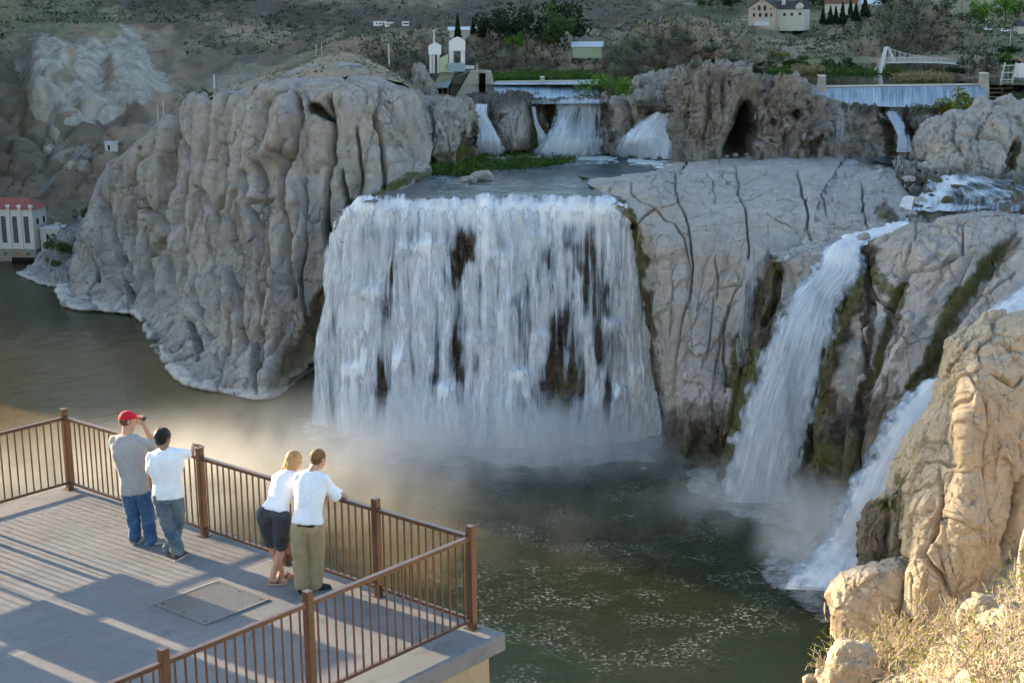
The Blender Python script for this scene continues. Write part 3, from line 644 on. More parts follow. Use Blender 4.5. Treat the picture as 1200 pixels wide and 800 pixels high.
# ---- the sunlit rock at the right and its foot
PX=massrock([(1046,620),(1056,560),(1072,520),(1108,470),(1118,400),(1140,388),(1165,372),(1200,366),(1260,360),(1330,380)],[(1052,660),(1075,690),(1110,705),(1150,715),(1200,720),(1330,740)],246,52,430,380,
 [([(1102,560),(1108,590),(1100,620),(1082,650)],3,2.2),([(1076,520),(1100,516),(1120,525)],1.6,1.2),([(1070,545),(1100,540),(1128,548)],1.4,1.),([(1064,580),(1090,570)],1.6,1.),([(1198,560),(1190,600),(1180,650)],4,3),([(1160,440),(1190,452),(1198,440)],2,1.5),([(1175,400),(1200,410)],1.6,1.2),([(1140,470),(1120,500)],1.5,1),([(1085,650),(1105,680),(1118,700)],3,2.5),([(1130,430),(1110,470)],2,1)]
 +[([(1150,420),(1145,470),(1140,520)],22,-3),([(1140,580),(1145,640)],24,-3),([(1085,580),(1075,620)],9,-1.5)],M['rock_sun'],[(0,[(1056,560),(1050,620)],5,.7),(1,[(1058,560),(1052,600)],5,.6)],171,big=1.6,bigs=18,mid=.7,mids=9,fine=.2,fines=1.2,vert=.35,cell=.9,sq=3)
massrock([(966,700),(985,672),(1020,660),(1050,654),(1070,658),(1078,680)],[(972,722),(1000,745),(1040,750),(1082,745)],None or 252,18,150,170,[([(1072,670),(1070,720)],3,3)],M['rock_sun'],[(0,[(970,700),(985,735)],8,.6),(2,[(1000,670),(1050,662)],8,.4)],181,big=.9,bigs=11,mid=.35,mids=6,fine=.1,vert=.8)
massrock([(1006,650),(1010,600),(1030,582),(1050,575),(1058,600),(1060,650)],[(1000,665),(1030,680),(1062,680)],268,14,120,110,[([(1040,590),(1042,650)],2.5,2.5)],M['rock_sun'],[(0,[(1020,600),(1015,660)],22,.75),(1,[(1030,590),(1050,582)],8,1)],191,big=.8,bigs=7,mid=.4,mids=3,fine=.15,vert=.5)
massrock([(1066,720),(1072,668),(1088,652),(1105,665),(1118,700),(1122,730)],[(1068,745),(1100,760),(1124,750)],250,14,110,100,[([(1088,670),(1086,730)],2.5,2.5),([(1100,680),(1104,735)],2,2)],M['rock_sun'],(),201,big=.8,bigs=5,mid=.6,mids=2.4,fine=.2,vert=.5)
massrock([(1120,720),(1130,700),(1160,690),(1200,640),(1240,630),(1300,660)],[(1120,760),(1200,780),(1300,790)],235,30,110,120,[],M['rock_sun'],(),211,big=1.,bigs=8,mid=.5,mids=4,fine=.2,vert=.7)
# ---- river bed rubble and the near slope under the bushes
rows=[
 [(955,800,None,-3),(985,770,None,-3),(1040,760,None,-3),(1120,765,None,-3),(1300,770,None,-3)],
 [(960,800,None,5),(1000,775,None,8),(1060,765,None,9),(1130,765,None,10),(1300,770,None,10)],
 [(975,900,None,22),(1040,860,None,26),(1100,840,None,28),(1180,830,None,30),(1320,820,None,30)],
 [(1000,1100,None,60),(1080,1050,None,64),(1180,1000,None,66),(1300,960,None,68),(1500,930,None,70)],
]
G=net(rows,160,160); G2=rough_rock(G,[],.8,2,14,1.2,6,.4,2,221)
sheet('ground',G2,M['rock_sun'],{'mask':paint(G2,[])})
# near slope (a spur of the canyon rim close to the platform)
rows=[
 [(940,960,22.0),(975,850,22.5),(1030,800,23.0),(1090,770,23.0),(1150,740,23.0),(1230,720,23.5),(1400,690,24.0)],
 [(968,960,20.0),(990,860,20.0),(1040,805,20.0),(1095,770,20.0),(1150,728,20.0),(1220,700,20.0),(1400,660,20.5)],
 [(985,960,17.0),(1010,880,17.0),(1060,830,17.0),(1110,800,17.0),(1165,760,17.0),(1240,725,17.0),(1400,690,17.5)],
 [(990,1080,13.0),(1030,1000,13.0),(1090,950,13.0),(1150,910,13.0),(1220,870,13.0),(1310,820,13.0),(1500,780,13.0)],
 [(1000,1500,8.5),(1080,1400,8.5),(1180,1350,8.5),(1280,1280,8.5),(1400,1200,8.5),(1550,1100,8.5),(1800,1000,8.5)],
]
G=net(rows,220,220); G2=rough_rock(G,[],1,.18,2,.12,.8,.03,.2,231,cell=1)
sheet('ground',G2,M['rock_sun'],{'mask':paint(G2,[])}); NEAR=G2
# ---------------------------------------------------------------- hills, canyon walls, water, sky
us=[-420,-260,-100,20,100,180,260,340,430,520,620,720,820,920,1020,1120,1220,1340,1500]
def prof(u):
    L=[(335,640),(300,690),(240,715),(190,745),(140,790),(95,840),(50,920),(5,1040),(-60,1200),(-170,1420),(-330,1800)]
    R=[(150,600),(112,625),(88,668),(80,700),(68,740),(58,780),(44,840),(22,930),(-20,1080),(-110,1350),(-260,1800)]
    w=float(sstep(330,470,np.array(u)))
    out=[]
    for (v1,y1),(v2,y2) in zip(L,R): out.append((v1*(1-w)+v2*w,y1*(1-w)+y2*w))
    return out
rows=[[] for _ in range(11)]
for u in us:
    for k,(v,Y) in enumerate(prof(u)):
        if u<20: v=v-(20-u)*.15*(k/10)*2
        rows[k].append((u+(600-u)*0,v,Y))
G=net(rows,420,620)
P=G.reshape(-1,3); pu,pv=proj(P)
N=normals(G,np.array([0,300,900.]))
farw=sstep(640,800,P[:,1])
D=fbm(P/90,301,5)*16*farw+ (fbm(P/38,311,4,ridge=True)-.2)*6*farw + fbm(P/9,321,3)*1.5
# rocky bluff under the white deposit and the deposit's three humps
for bu,bv,wu,wv,h in ((58,110,26,46,16),(98,112,22,42,12),(150,110,30,34,16)):
    D+=h*np.exp(-((pu-bu)/wu)**4-((pv-bv)/wv)**4)
blf=np.exp(-((pv-175)/55)**4)*(1-sstep(120,200,pu)); d1,d2,idn=worley(P*[1,1,.5]/16,77); D+=blf*((1-d1)*9-np.exp(-(d2-d1)/.08)*4)
d1,d2,idn=worley(P*[1,1,.6]/9,79); rk=sstep(.15,.5,fbm(P/45,331,3)+.25)*farw; D+=rk*((1-d1)*3.0-1)
G2=G+N*D.reshape(G.shape[:2])[...,None]
# keep the reservoir basin and riverside low
mk=paint(G2,[(2,[(58,62),(45,80),(52,118)],24,1),(2,[(108,60),(104,90),(108,122)],19,1),(2,[(148,58),(158,84),(160,102)],24,1),(2,[(180,92),(188,96)],12,1),(2,[(75,110),(130,115)],18,1),(2,[(40,128),(62,148)],8,.7),(2,[(85,142),(110,134),(140,125)],8,.8),(2,[(60,165),(95,190)],16,.5),
  (0,[(0,215),(60,210),(110,225)],40,.55),(0,[(110,140),(160,130)],14,.7),(0,[(150,0),(300,10),(420,25),(560,18),(740,24),(900,0)],16,.9),(0,[(560,5),(740,10)],26,.9),(0,[(240,50),(300,60),(270,75)],7,.8),(0,[(160,22),(250,35)],10,.7),
  (1,[(0,20),(120,15)],22,.5),(1,[(780,78),(1010,78)],12,.8),(1,[(820,15),(1000,30)],20,.5),(1,[(1130,30),(1200,90)],40,.6),(0,[(0,170),(40,200)],30,.6)],10)
mk[:,0]=np.maximum(mk[:,0],rk*.55)
sheet('hills',G2,M['hill'],{'mask':mk}); HILL=G2
def hillz(u,v):   # world point of the hill surface seen at a pixel
    i=np.argmin((HU-u)**2+(HV-v)**2); return HP[i]
HP=G2.reshape(-1,3); HU,HV=proj(HP)
# unseen canyon wall and mountain added at left, shaped to shade the falls
def worldgrid(rows,nr,nc): return net([[np.array(p,float) for p in r] for r in rows],nr,nc)
rows=[[(-236,700,-6),(-300,672,-6),(-380,684,-6),(-448,680,-6),(-520,720,-6),(-700,880,-6),(-900,1100,-6)],
      [(-250,712,60),(-310,690,70),(-385,692,90),(-450,682,110),(-530,730,120),(-705,890,120),(-905,1110,120)],
      [(-270,740,130),(-325,715,170),(-395,700,200),(-452,686,230),(-540,740,240),(-715,900,240),(-915,1120,240)],
      [(-330,860,200),(-370,820,250),(-420,780,290),(-475,740,300),(-560,800,320),(-730,960,320),(-930,1160,320)],
      [(-420,1150,330),(-450,1100,380),(-500,1050,420),(-560,1000,430),(-640,1000,430),(-800,1100,430),(-980,1260,430)],
      [(-520,1700,560),(-600,1650,600),(-680,1600,620),(-760,1550,620),(-840,1500,620),(-960,1500,620),(-1150,1500,620)]]
rows=[[(r[0][0],r[0][1],-10)]+r+[(r[-1][0],r[-1][1],-10)] for r in rows]
G=worldgrid(rows,150,200); P=G.reshape(-1,3); N=normals(G,np.array([0,0,800.]))
D=(fbm(P/60,401,4)*14+ (1-worley(P*[1,1,.4]/30,402)[0])*10-5)
sheet('hills',G+N*D.reshape(G.shape[:2])[...,None],M['hill'],{'mask':np.tile([.2,.1,0],(len(P),1))})
# everything else: one terrain sheet out to the horizon, below the modelled ground
n=90; xs=np.sign(np.linspace(-1,1,n))*np.abs(np.linspace(-1,1,n))**2*9000; ys=np.linspace(0,1,n)**2*9000-600
X,Y=np.meshgrid(xs,ys); Z=-40+0*X
Z=Z+np.maximum(0,sstep(1500,3500,np.hypot(X,Y-300)))*260
Z+=np.maximum(0,sstep(100,500,-Y-0*X))*140
G=np.stack([X,Y,Z],2); sheet('ground',G,M['hill'],{'mask':np.zeros((n*n,3))})
# mounds in the middle distance
def mound(top,base,Y,th,items,seed,nr=130,nc=200,big=5,bigs=24,mid=3,mids=9,mat=None,sq=2.0):
    o,g=massrock(top,base,Y,th,nr,nc,[],mat or M['hill'],items,seed,big=big,bigs=bigs,mid=mid,mids=mids,fine=.9,fines=3,vert=.7,name='hills',sq=sq); return g
MND=[]
MND.append(mound([(380,84),(430,52),(470,48),(500,50),(560,42),(620,50),(660,64),(700,78),(712,92)],[(380,112),(480,112),(600,100),(716,96)],648,120,[(0,[(440,72),(540,76),(640,76)],14,.9),(0,[(500,55),(600,60)],10,.6)],501))
MND.append(mound([(700,92),(716,66),(745,44),(775,30),(800,22),(850,34),(890,52),(920,70)],[(700,98),(800,100),(930,86)],640,120,[(0,[(740,75),(790,60),(800,85)],26,.9),(1,[(720,60),(770,45)],8,.6),(1,[(700,80),(730,70)],6,.5)],511))
MND.append(mound([(930,76),(960,50),(1000,30),(1030,14),(1060,5),(1085,8),(1110,25),(1135,50),(1160,84)],[(920,88),(1030,84),(1170,98)],735,150,[(0,[(1060,30),(1080,80)],34,.85),(0,[(1110,80),(1135,75)],22,.9),(1,[(1000,40),(1050,25)],10,.4)],521))
MND.append(mound([(1125,70),(1140,60),(1150,64),(1160,62),(1172,90)],[(1120,96),(1180,98)],560,24,[(2,[(1130,66),(1150,66)],5,.5)],531,60,60,1.5,7,1,3,M['rock_cave']))
MND.append(mound([(1150,118),(1165,98),(1200,92),(1260,88),(1330,100)],[(1150,128),(1330,130)],530,60,[],541,60,80,2,10,1,4,M['rock_cave']))
MND.append(mound([(1195,130),(1210,60),(1260,20),(1400,0),(1500,40)],[(1195,150),(1500,160)],620,100,[],551,80,100))
# canyon rim behind and under the camera side: the near ground the platform stands on
rows=[[(-150,40,-6),(-60,60,-6),(-10,62,-6),(20,70,-6),(60,150,-6),(110,210,-6),(220,250,-6)],
      [(-150,20,50),(-60,36,55),(-10,38,60),(15,45,56),(60,110,50),(115,170,48),(230,210,50)],
      [(-150,8,98),(-60,14,99),(-12,13,100),(10,16,99),(34,40,92),(110,110,100),(230,140,104)],
      [(-150,-30,104),(-60,-18,105),(-12,-10,106),(12,-8,106),(44,10,106),(120,40,112),(230,60,118)],
      [(-150,-200,125),(-60,-200,125),(-10,-200,125),(20,-200,125),(60,-200,125),(120,-200,130),(230,-200,135)]]
G=worldgrid(rows,120,200); P=G.reshape(-1,3); N=normals(G,np.array([0,200,900.]))
D=fbm(P/20,601,4)*3*sstep(0,30,np.hypot(P[:,0],P[:,1]-14)-8)
sheet('ground',G+N*D.reshape(G.shape[:2])[...,None],M['rock_sun'],{'mask':np.zeros((len(P),3))})
# ---------------- water
def wsheet(name,poly,z,mat,nx,ny,box,items,wave=0.0,ws=5):
    x0,x1,y0,y1=box; X,Y=np.meshgrid(np.linspace(x0,x1,nx),np.linspace(y0,y1,ny)); Z=np.full(X.shape,float(z))
    G=np.stack([X,Y,Z],2); P=G.reshape(-1,3)
    if wave: G[...,2]+=fbm(P*[1,.6,1]/ws,701,4).reshape(X.shape)*wave
    return sheet(name,G,mat,{'mask':paint(G,items,14)})
wsheet('water',None,0,M['river'],700,900,(-420,200,150,760),[
  (0,[(560,640),(800,620),(960,640)],90,.6),(0,[(600,760),(800,720),(900,690)],60,.75),(0,[(480,560),(760,540)],34,.7),(0,[(80,430),(250,470)],70,.25),
  (1,[(370,500),(470,522),(600,532),(760,524)],18,.75),(1,[(820,560),(870,588),(930,600)],22,.7),(1,[(930,660),(975,690)],42,.7),(1,[(846,772)],22,.66),(1,[(930,700),(860,640),(800,600)],18,.28),
  (2,[(0,470),(200,470),(380,520),(480,600)],85,.8)],.12,4)  # last item paints the warm golden light into the left water
# upper pool between the falls
POOL=[[(424,238),(434,236),(470,232),(525,231),(575,234),(640,235),(700,237),(714,238),(722,240)],
      [(440,230),(470,224),(500,220),(530,218),(580,218),(640,218),(690,218),(715,221),(735,224)],
      [(490,214),(510,207),(530,203),(560,200),(600,198),(650,198),(700,200),(735,202),(762,204)],
      [(495,196),(515,190),(540,187),(570,184),(610,182),(660,182),(710,185),(750,192),(800,198)],
      [(500,180),(520,178),(545,177),(570,176),(610,174),(660,174),(710,176),(750,182),(810,184)]]
G=net([[(u,v,None,62.95) for u,v in r] for r in POOL],180,260); P=G.reshape(-1,3)
G[...,2]+=fbm(P/4,711,4).reshape(G.shape[:2])*.25
sheet('water',G,M['pool'],{'mask':paint(G,[(0,[(520,225),(700,228)],30,.9),(0,[(560,200),(720,200)],16,.5),(1,[(505,208),(545,214)],5,.6),(1,[(600,217),(680,222)],3,.35),(1,[(565,182),(600,184),(660,184),(720,186)],4,.9),(1,[(740,186),(790,192)],7,1),(1,[(660,192),(710,190)],4,.6),(1,[(540,228),(580,230)],3,.4),(1,[(430,236),(740,244)],4,.5)],5)})
# pool on the second step (between step and dam), small ponds, terrace water
G=net([[(u,v,None,80.3) for u in (622,650,680,716)] for v in (122,117,112,106)],30,60); sheet('water',G,M['pool'],{'mask':paint(G,[(1,[(560,116),(710,116)],4,.5)])})
G=net([[(a+(b-a)*q,v+dq*q,None,65.1) for q in (0,.33,.66,1)] for a,b,v,dq in ((1090,1108,201,3),(1062,1112,196,4),(1030,1104,190,4),(1020,1085,185,3),(1034,1066,180,2))],40,60); sheet('water',G,M['pool'],{'mask':paint(G,[(1,[(1046,182),(1062,184)],4,.8),(1,[(1104,198),(1112,201)],3,.5)])})
G=net([[(u,v,None,63.9) for u in (1120,1160,1205,1310)] for v in (216,212,208,203)],30,60); sheet('water',G,M['pool'],{'mask':paint(G,[(1,[(1120,212),(1140,213)],4,.6)])})
# reservoir
G=net([[(u,v,None,84.6) for u in (430,600,750,900,1100,1400)] for v in (99.5,92,86,76,66)],40,80)
sheet('water',G,M['lake'],{'mask':np.zeros((3200,3))})
# ---------------- sky & sun
w=bpy.data.worlds.new('World'); sc.world=w; w.use_nodes=True; nt=w.node_tree
bg=nt.nodes['Background']; sky=nt.nodes.new('ShaderNodeTexSky'); sky.sky_type='NISHITA'; sky.sun_disc=False
SAZ=math.radians(-33); EL=math.radians(14)
S=Vector((-math.cos(math.radians(38))*math.cos(EL),math.sin(math.radians(38))*math.cos(EL),math.sin(EL)))
sky.sun_elevation=EL; sky.sun_rotation=math.atan2(S.x,S.y); sky.air_density=1.2; sky.dust_density=1.0; sky.ozone_density=1.5
nt.links.new(sky.outputs[0],bg.inputs[0]); bg.inputs[1].default_value=.15
sl=bpy.data.lights.new('sun','SUN'); so=bpy.data.objects.new('sun',sl); COL.objects.link(so); sl.energy=5.0; sl.angle=math.radians(.5); sl.color=(1,.76,.48)
so.rotation_euler=S.to_track_quat('Z','Y').to_euler()
# ---------------- camera
cd=bpy.data.cameras.new('camera'); cam=bpy.data.objects.new('camera',cd); COL.objects.link(cam); sc.camera=cam
cd.sensor_width=36; cd.lens=F_PX/1200*36; cd.clip_start=.1; cd.clip_end=30000
cam.location=(0,0,CZ)
R=Matrix.Rotation(PI/2-PITCH,4,'X')@Matrix.Rotation(-ROLL,4,'Z')
cam.rotation_euler=R.to_euler()
sc.view_settings.view_transform='Standard'; sc.view_settings.look='None'; sc.view_settings.exposure=1.75; sc.view_settings.gamma=1
sc.render.engine='CYCLES'; cy=sc.cycles
cy.use_denoising=True; cy.use_adaptive_sampling=True; cy.adaptive_threshold=.04; cy.adaptive_min_samples=12; cy.max_bounces=5; cy.diffuse_bounces=3; cy.glossy_bounces=2; cy.transmission_bounces=3; cy.transparent_max_bounces=24; cy.volume_bounces=1; cy.volume_step_rate=4; cy.volume_max_steps=96
cy.caustics_reflective=False; cy.caustics_refractive=False; cy.sample_clamp_indirect=4
sc.render.use_persistent_data=False
# ---------------------------------------------------------------- falling water
M['fallA']=fall_mat('white_falling_water',165,5.0,.24,(.92,.95,.985),.50,0.)
M['fallB']=fall_mat('white_falling_water_threads',230,6,.17,(.95,.97,.99),.60,4.)
M['fallC']=fall_mat('white_chute_water',46,5,.34,(.97,.98,.99),.44,7.,(.3,.26,.16,.28),2.6)
M['fallS']=fall_mat('white_small_fall_water',50,3,.26,(.93,.95,.98),.48,11.)
def falls(name,label,layers,group=None):
    root=empty(name,layers[0][0].reshape(-1,3).mean(0)*[1,1,0]); tag(root,label,'waterfall',group)
    for i,(G,mat,dens) in enumerate(layers):
        nr,nc=G.shape[:2]; a,b=np.meshgrid(np.linspace(0,1,nc),np.linspace(1,0,nr))
        o=link_mesh('water_veil' if i else 'water_curtain',G.reshape(-1,3)-np.array(root.location),grid_faces(nr,nc),mat,root,True,np.stack([a.ravel(),b.ravel()],1),{'dens':dens.ravel()})
    return root
def densmap(G,base,items,jit=6,seed=0):
    P=G.reshape(-1,3); u,v=proj(P); s=np.linalg.norm(P-[0,0,CZ],axis=1).mean()/F_PX
    u=u+perlin(P/(s*20),seed+90)*jit; v=v+perlin(P/(s*20)+7,seed+91)*jit
    D=np.full(len(P),float(base))
    for (bu,bv,wu,wv,h) in items: D+=h*np.exp(-((u-bu)/wu)**2-((v-bv)/wv)**2)
    return D
LEDGE=[(434,340,18,.5),(497,288,26,.5),(629,278,16,.25),(662,276,14,.2),(608,438,12,.6),(634,394,12,.5),(714,378,11,.5),(723,455,12,.6),(690,470,10,.5),(560,395,10,.3),(470,420,10,.4),(525,455,12,.5),(420,430,12,.5),(585,300,12,.25),(745,430,8,.4)]
holes=[(545,300,9,22,-.75),(541,276,12,14,-.25),(646,325,13,40,-.38),(690,330,13,55,-.42),(708,330,8,60,-.28),(648,455,14,48,-.5),(676,450,10,40,-.45),(700,410,9,30,-.4),(660,385,10,30,-.4),
 (447,455,9,40,-.4),(532,425,11,45,-.45),(510,440,7,50,-.3),(478,380,6,50,-.2),(555,440,6,60,-.2),(610,380,6,50,-.25),(588,282,5,24,-.25),(520,330,5,30,-.15),(735,400,6,50,-.2),(712,470,7,30,-.35),(617,480,8,26,-.35),(668,300,4,50,-.3),
 (590,400,12,150,.3),(567,380,6,150,.22),(738,400,9,150,.35),(414,400,14,150,.3),(500,360,12,60,.28),(490,480,10,60,.25),(640,250,90,10,.25),(480,250,60,14,.2)]
def ray_line(pts,w,h): return [(pts[0][0]+(pts[1][0]-pts[0][0])*k/8,pts[0][1]+(pts[1][1]-pts[0][1])*k/8,w,14,h) for k in range(9)]
holes+=ray_line([(667,305),(702,465)],4,.4)+ray_line([(497,292),(470,400)],5,.2)+ray_line([(434,345),(405,480)],6,.25)+ray_line([(612,440),(625,500)],4,.2)+ray_line([(500,292),(528,380)],4,.2)
def main_fall():
    G=fallnet(1.0,360,420,True,62.6,0); N=normals(G)
    P=G.reshape(-1,3); u,v=proj(P); D=np.zeros(len(P)); fu=u+perlin(P*[1,1,.2]/6,850)*3.0; dl=np.zeros(len(P))
    for bu,bv,w,h in LEDGE:
        du=(u-bu)/w; dn=(v-bv); g=np.exp(-du*du*.6)*sstep(-4,30,dn)*np.exp(-np.maximum(dn,0)/120.)
        fu=fu-(u-bu)*g*h*.85
        D+=3.2*h*np.exp(-du*du)*np.where(dn<0,np.exp(-(dn/6)**2),np.exp(-dn/55)); dl+=.55*h*np.exp(-du*du)*np.exp(-((dn-2)/7)**2)
        dl-=.25*h*np.exp(-((np.abs(du)-1.3)/.35)**2)*np.exp(-((dn-26)/26)**2)
    sh=D.reshape(G.shape[:2])
    W=fbm(P*[1,1,.2]/4.5,801,4).reshape(sh.shape)*1.5+fbm(np.stack([fu/9,v/70,0*u],1),802,3).reshape(sh.shape)*1.6
    r=np.linspace(0,1,360)[:,None]; k=sstep(.06,.2,r)
    G1=G+N*((sh+W)*k+.2)[...,None]; G1[...,2]+=np.where(r<.16,.55,0)
    e=np.minimum(np.linspace(0,1,420),1-np.linspace(0,1,420))[None]*np.ones_like(r)+fbm(P*[1,1,.4]/6,804,3).reshape(sh.shape)*.02
    low=sstep(455,520,v)*.35
    bund=fbm(np.stack([fu/16,v/130,0*u],1),805,3)*.55+fbm(np.stack([fu/5,v/75,0*u],1),806,3)*.38
    d1=densmap(G1,.74,holes,7)+low+bund+dl+.3*np.exp(-((v-250)/12)**2)+fbm(P*[1,1,.35]/2.6,809,3)*.22-1.0*(1-sstep(0,.015,e)).ravel()-1.4*((r<.19)*(1-sstep(.02,.10-.25*r,e))).ravel()-.9*(1-sstep(226,236,v+fbm(P/3,808,3)*4))
    G2=G1+N*(1.0+fbm(P*[1,1,.15]/3,803,4).reshape(sh.shape)*1.8)[...,None]*k[...,None]
    d2=fbm(P*[1,1,.35]/2.2,810,3)*.3+densmap(G2,.46,[(a,b,c,d,e_*.7) for a,b,c,d,e_ in holes],9,5)+low*.8+bund*1.2+dl*1.3-.8*(1-sstep(236,250,v))-.8*(1-sstep(0,.022,e)).ravel()
    UV=np.stack([(fu-372)/400,1-r.repeat(420,1).ravel()],1)
    root=falls('waterfall','broad white horseshoe waterfall dropping full height into the green river',[(G1[22:],M['fallA'],d1.reshape(sh.shape)[22:]),(G2[50:],M['fallB'],d2.reshape(sh.shape)[50:])])
    for o,n0 in zip(root.children,(22,50)):
        uvn=UV.reshape(360,420,2)[n0:].reshape(-1,2); me=o.data; li=np.empty(len(me.loops),np.int32); me.loops.foreach_get('vertex_index',li); me.uv_layers[0].data.foreach_set('uv',uvn[li].astype(np.float32).ravel())
main_fall()
def chute(label,cl,mat,nr=160,nc=60,bulge=1.5,dens=.85,items=(),two=True,seed=0,rag=.6,off=0.,wid=.04):
    """cl: rows (uL,uR,v,Y or None,z)"""
    rows=[]
    for r in cl:
        uL,uR,v=r[:3]; uL,uR=uL-(uR-uL)*wid,uR+(uR-uL)*wid; vL,vR=(v if hasattr(v,'__len__') else (v,v)); a=K(uL,vL,*r[3:]); b=K(uR,vR,*r[3:]); m=(a+b)/2
        c=np.array([0,0,CZ])-m; c[2]=max(c[2],0)*.3; c/=np.linalg.norm(c); rows.append([a,a*.7+b*.3+c*bulge*.85,m+c*bulge,a*.3+b*.7+c*bulge*.85,b])
    G=net(rows,nr,nc); P=G.reshape(-1,3); N=normals(G)
    G1=G+N*(off+fbm(P*[1,1,.3]/(3.5+bulge*1.5),811+seed,3).reshape(nr,nc)*bulge*.35)[...,None]
    e=np.minimum(np.linspace(0,1,nc),1-np.linspace(0,1,nc))[None]+fbm(P*[1,1,.5]/2.2,812+seed,2).reshape(nr,nc)*.10*rag
    d=densmap(G1,dens,items,6,seed).reshape(nr,nc)-1.1*(1-sstep(-.02,.24,e))
    L=[(G1,mat,d)]
    if two:
        G2=G1+N*(bulge*.5+fbm(P*[1,1,.3]/(3+bulge*1.5),815+seed,3).reshape(nr,nc)*bulge*.45)[...,None]; L.append((G2,mat,d-.22))
    return falls('waterfall',label,L)
chute('tall slanting white fall plunging between the grey dome and mossy rocks',[(985,1012,288,357),(966,1006,298,354),(950,1008,322,350),(925,985,350,346),(905,972,390,341),(890,962,430,338),(872,950,480,334),(858,938,530,331),(842,930,585,330)],M['fallC'],240,110,1.3,.84,[(930,480,9,60,-.35),(945,540,8,40,-.2),(960,350,8,16,-.2),(985,300,30,14,.3)],seed=1,off=1.2,rag=1.3,wid=.22)
chute('thin side trickle veiling the brown rock left of the slanting fall',[(870,888,306,366),(868,886,325,363),(862,884,360,361),(858,888,400,360),(862,884,430,357)],M['fallS'],120,40,1.2,.42,[],False,2,off=1.2)
chute('short white fall dropping right of the slanting fall brink',[(1004,1013,300,352),(1006,1014,318,350),(1005,1012,345,349)],M['fallS'],60,30,.3,.42,[],False,3,off=.6)
chute('narrow white thread falling in the dark cleft between mossy rocks',[(997,1001,468,336),(993,998,510,333),(989,996,556,328)],M['fallS'],60,24,.25,.6,[],False,4,off=.2)
chute('thick misty chute rushing down behind the sunlit tan rock',[(1095,1140,455,310),(1062,1125,478,305),(1040,1100,510,300),(1015,1080,550,296),(990,1068,600,290),(962,1056,650,286),(925,1050,700,None,1)],M['fallC'],200,110,1.8,1.05,[],seed=5,off=2.4,rag=1.3,wid=.24)
chute('misty white fall emerging above the sunlit tan rock at the photo edge',[(1215,1290,340,300),(1180,1250,358,296),(1150,1215,378,293),(1120,1180,410,290)],M['fallC'],90,60,3.,.95,[],seed=6,off=2)
# upper step
def step_fall(label,cl,**kw): return chute(label,cl,M['fallS'],wid=.12,**kw)
step_fall('curling white chute left of the pale rock below the dam gate',[(556,572,123,522),(555,572,135,519),(556,580,150,516),(555,590,166,513),(548,596,181,None,63.2)],nr=90,nc=40,bulge=1.6,dens=.9,seed=7)
step_fall('slim white ribbon falling between the pale rock and the wide upper fall',[(622,628,125,517),(625,633,145,515),(628,648,165,513),(622,662,180,None,63.2)],nr=80,nc=30,bulge=.8,dens=.62,seed=8,two=False)
step_fall('wide upper fall of many white veils below the left weir',[(650,712,117,518),(648,713,125,516),(640,714,145,514),(630,716,163,511),(612,718,181,None,63.2)],nr=120,nc=150,bulge=1.6,dens=.72,items=[(676,140,10,16,-.2),(700,150,6,26,-.3),(655,150,6,20,.2),(660,172,30,8,.4)],seed=9)
step_fall('broad slanting cascade beside the cave rock on the upper step',[(782,792,(128,126),505),(762,792,(138,132),502),(742,792,(150,145),500),(722,794,(165,160),496),(712,800,(180,188),None,63.3)],nr=110,nc=120,bulge=2.,dens=.95,items=[],seed=10)
step_fall('thin white streak down the brown dome right of the cave',[(981,990,128,478),(980,991,140,474),(979,992,155,472),(981,990,166,470)],nr=60,nc=20,bulge=.3,dens=.4,seed=11,two=False,off=.5)
step_fall('small twin falls spilling between the round rocks below the right weir',[(1036,1052,132,488),(1040,1058,140,481),(1046,1064,150,474),(1050,1068,162,470),(1046,1072,178,466)],nr=80,nc=46,bulge=1.2,dens=.72,items=[(1062,150,2.5,12,-.6)],seed=12)
step_fall('small fall dropping in the dark gap at the right edge rocks',[(1196,1204,170,440),(1194,1204,185,438),(1192,1206,206,436)],nr=40,nc=20,bulge=.6,dens=.5,seed=13,two=False)
# stream breaking over the terrace and feeding the slanting fall
def drape(label,cl,mat,dens,seed,nr=70,nc=150,items=(),lift=0.):
    rows=[[K(uL+(uR-uL)*t,v,None,z) for t in np.linspace(0,1,7)] for uL,uR,v,z in cl]
    G=net(rows,nr,nc); P=G.reshape(-1,3); G[...,2]+=lift+.7+fbm(P/3,831+seed,4).reshape(nr,nc)*1.0
    e=np.minimum(np.linspace(0,1,nc),1-np.linspace(0,1,nc))[None]+fbm(P/3,832+seed,3).reshape(nr,nc)*.2
    d=densmap(G,dens,items,6,seed).reshape(nr,nc)-1.*(1-sstep(0,.08,e)); return falls('waterfall',label,[(G,mat,d)])
drape('low white cascades breaking over brown boulders on the right terrace',[(1104,1146,208,65.2),(1082,1190,215,64.0),(1075,1250,226,62.4),(1070,1290,238,60.4),(1068,1290,250,58.6)],M['fallS'],.42,1,90,220,[(1110,214,10,10,.5),(1096,228,12,8,.5),(1080,240,12,9,.4),(1105,246,14,8,.35),(1125,212,30,3,.4),(1150,226,14,3,.25),(1140,244,18,3,.25),(1180,236,12,3,.25),(1170,222,10,2,.2),(1195,230,14,2.5,.25)])
drape('white slide of water dropping to the rapids above the slanting fall',[(1056,1072,240,61.0),(1052,1070,250,58.5),(1047,1068,262,56.2),(1040,1064,276,55.2)],M['fallS'],.9,3,50,40,(),1.4)
drape('white run of rapids curving from the terrace to the slanting fall brink',[(1042,1064,270,56),(1032,1062,275,55.6),(1005,1058,281,55.4),(988,1045,287,55.2),(980,1022,293,55.0),(980,1016,298,54.6)],M['fallC'],.95,2,90,60,(),1.6)
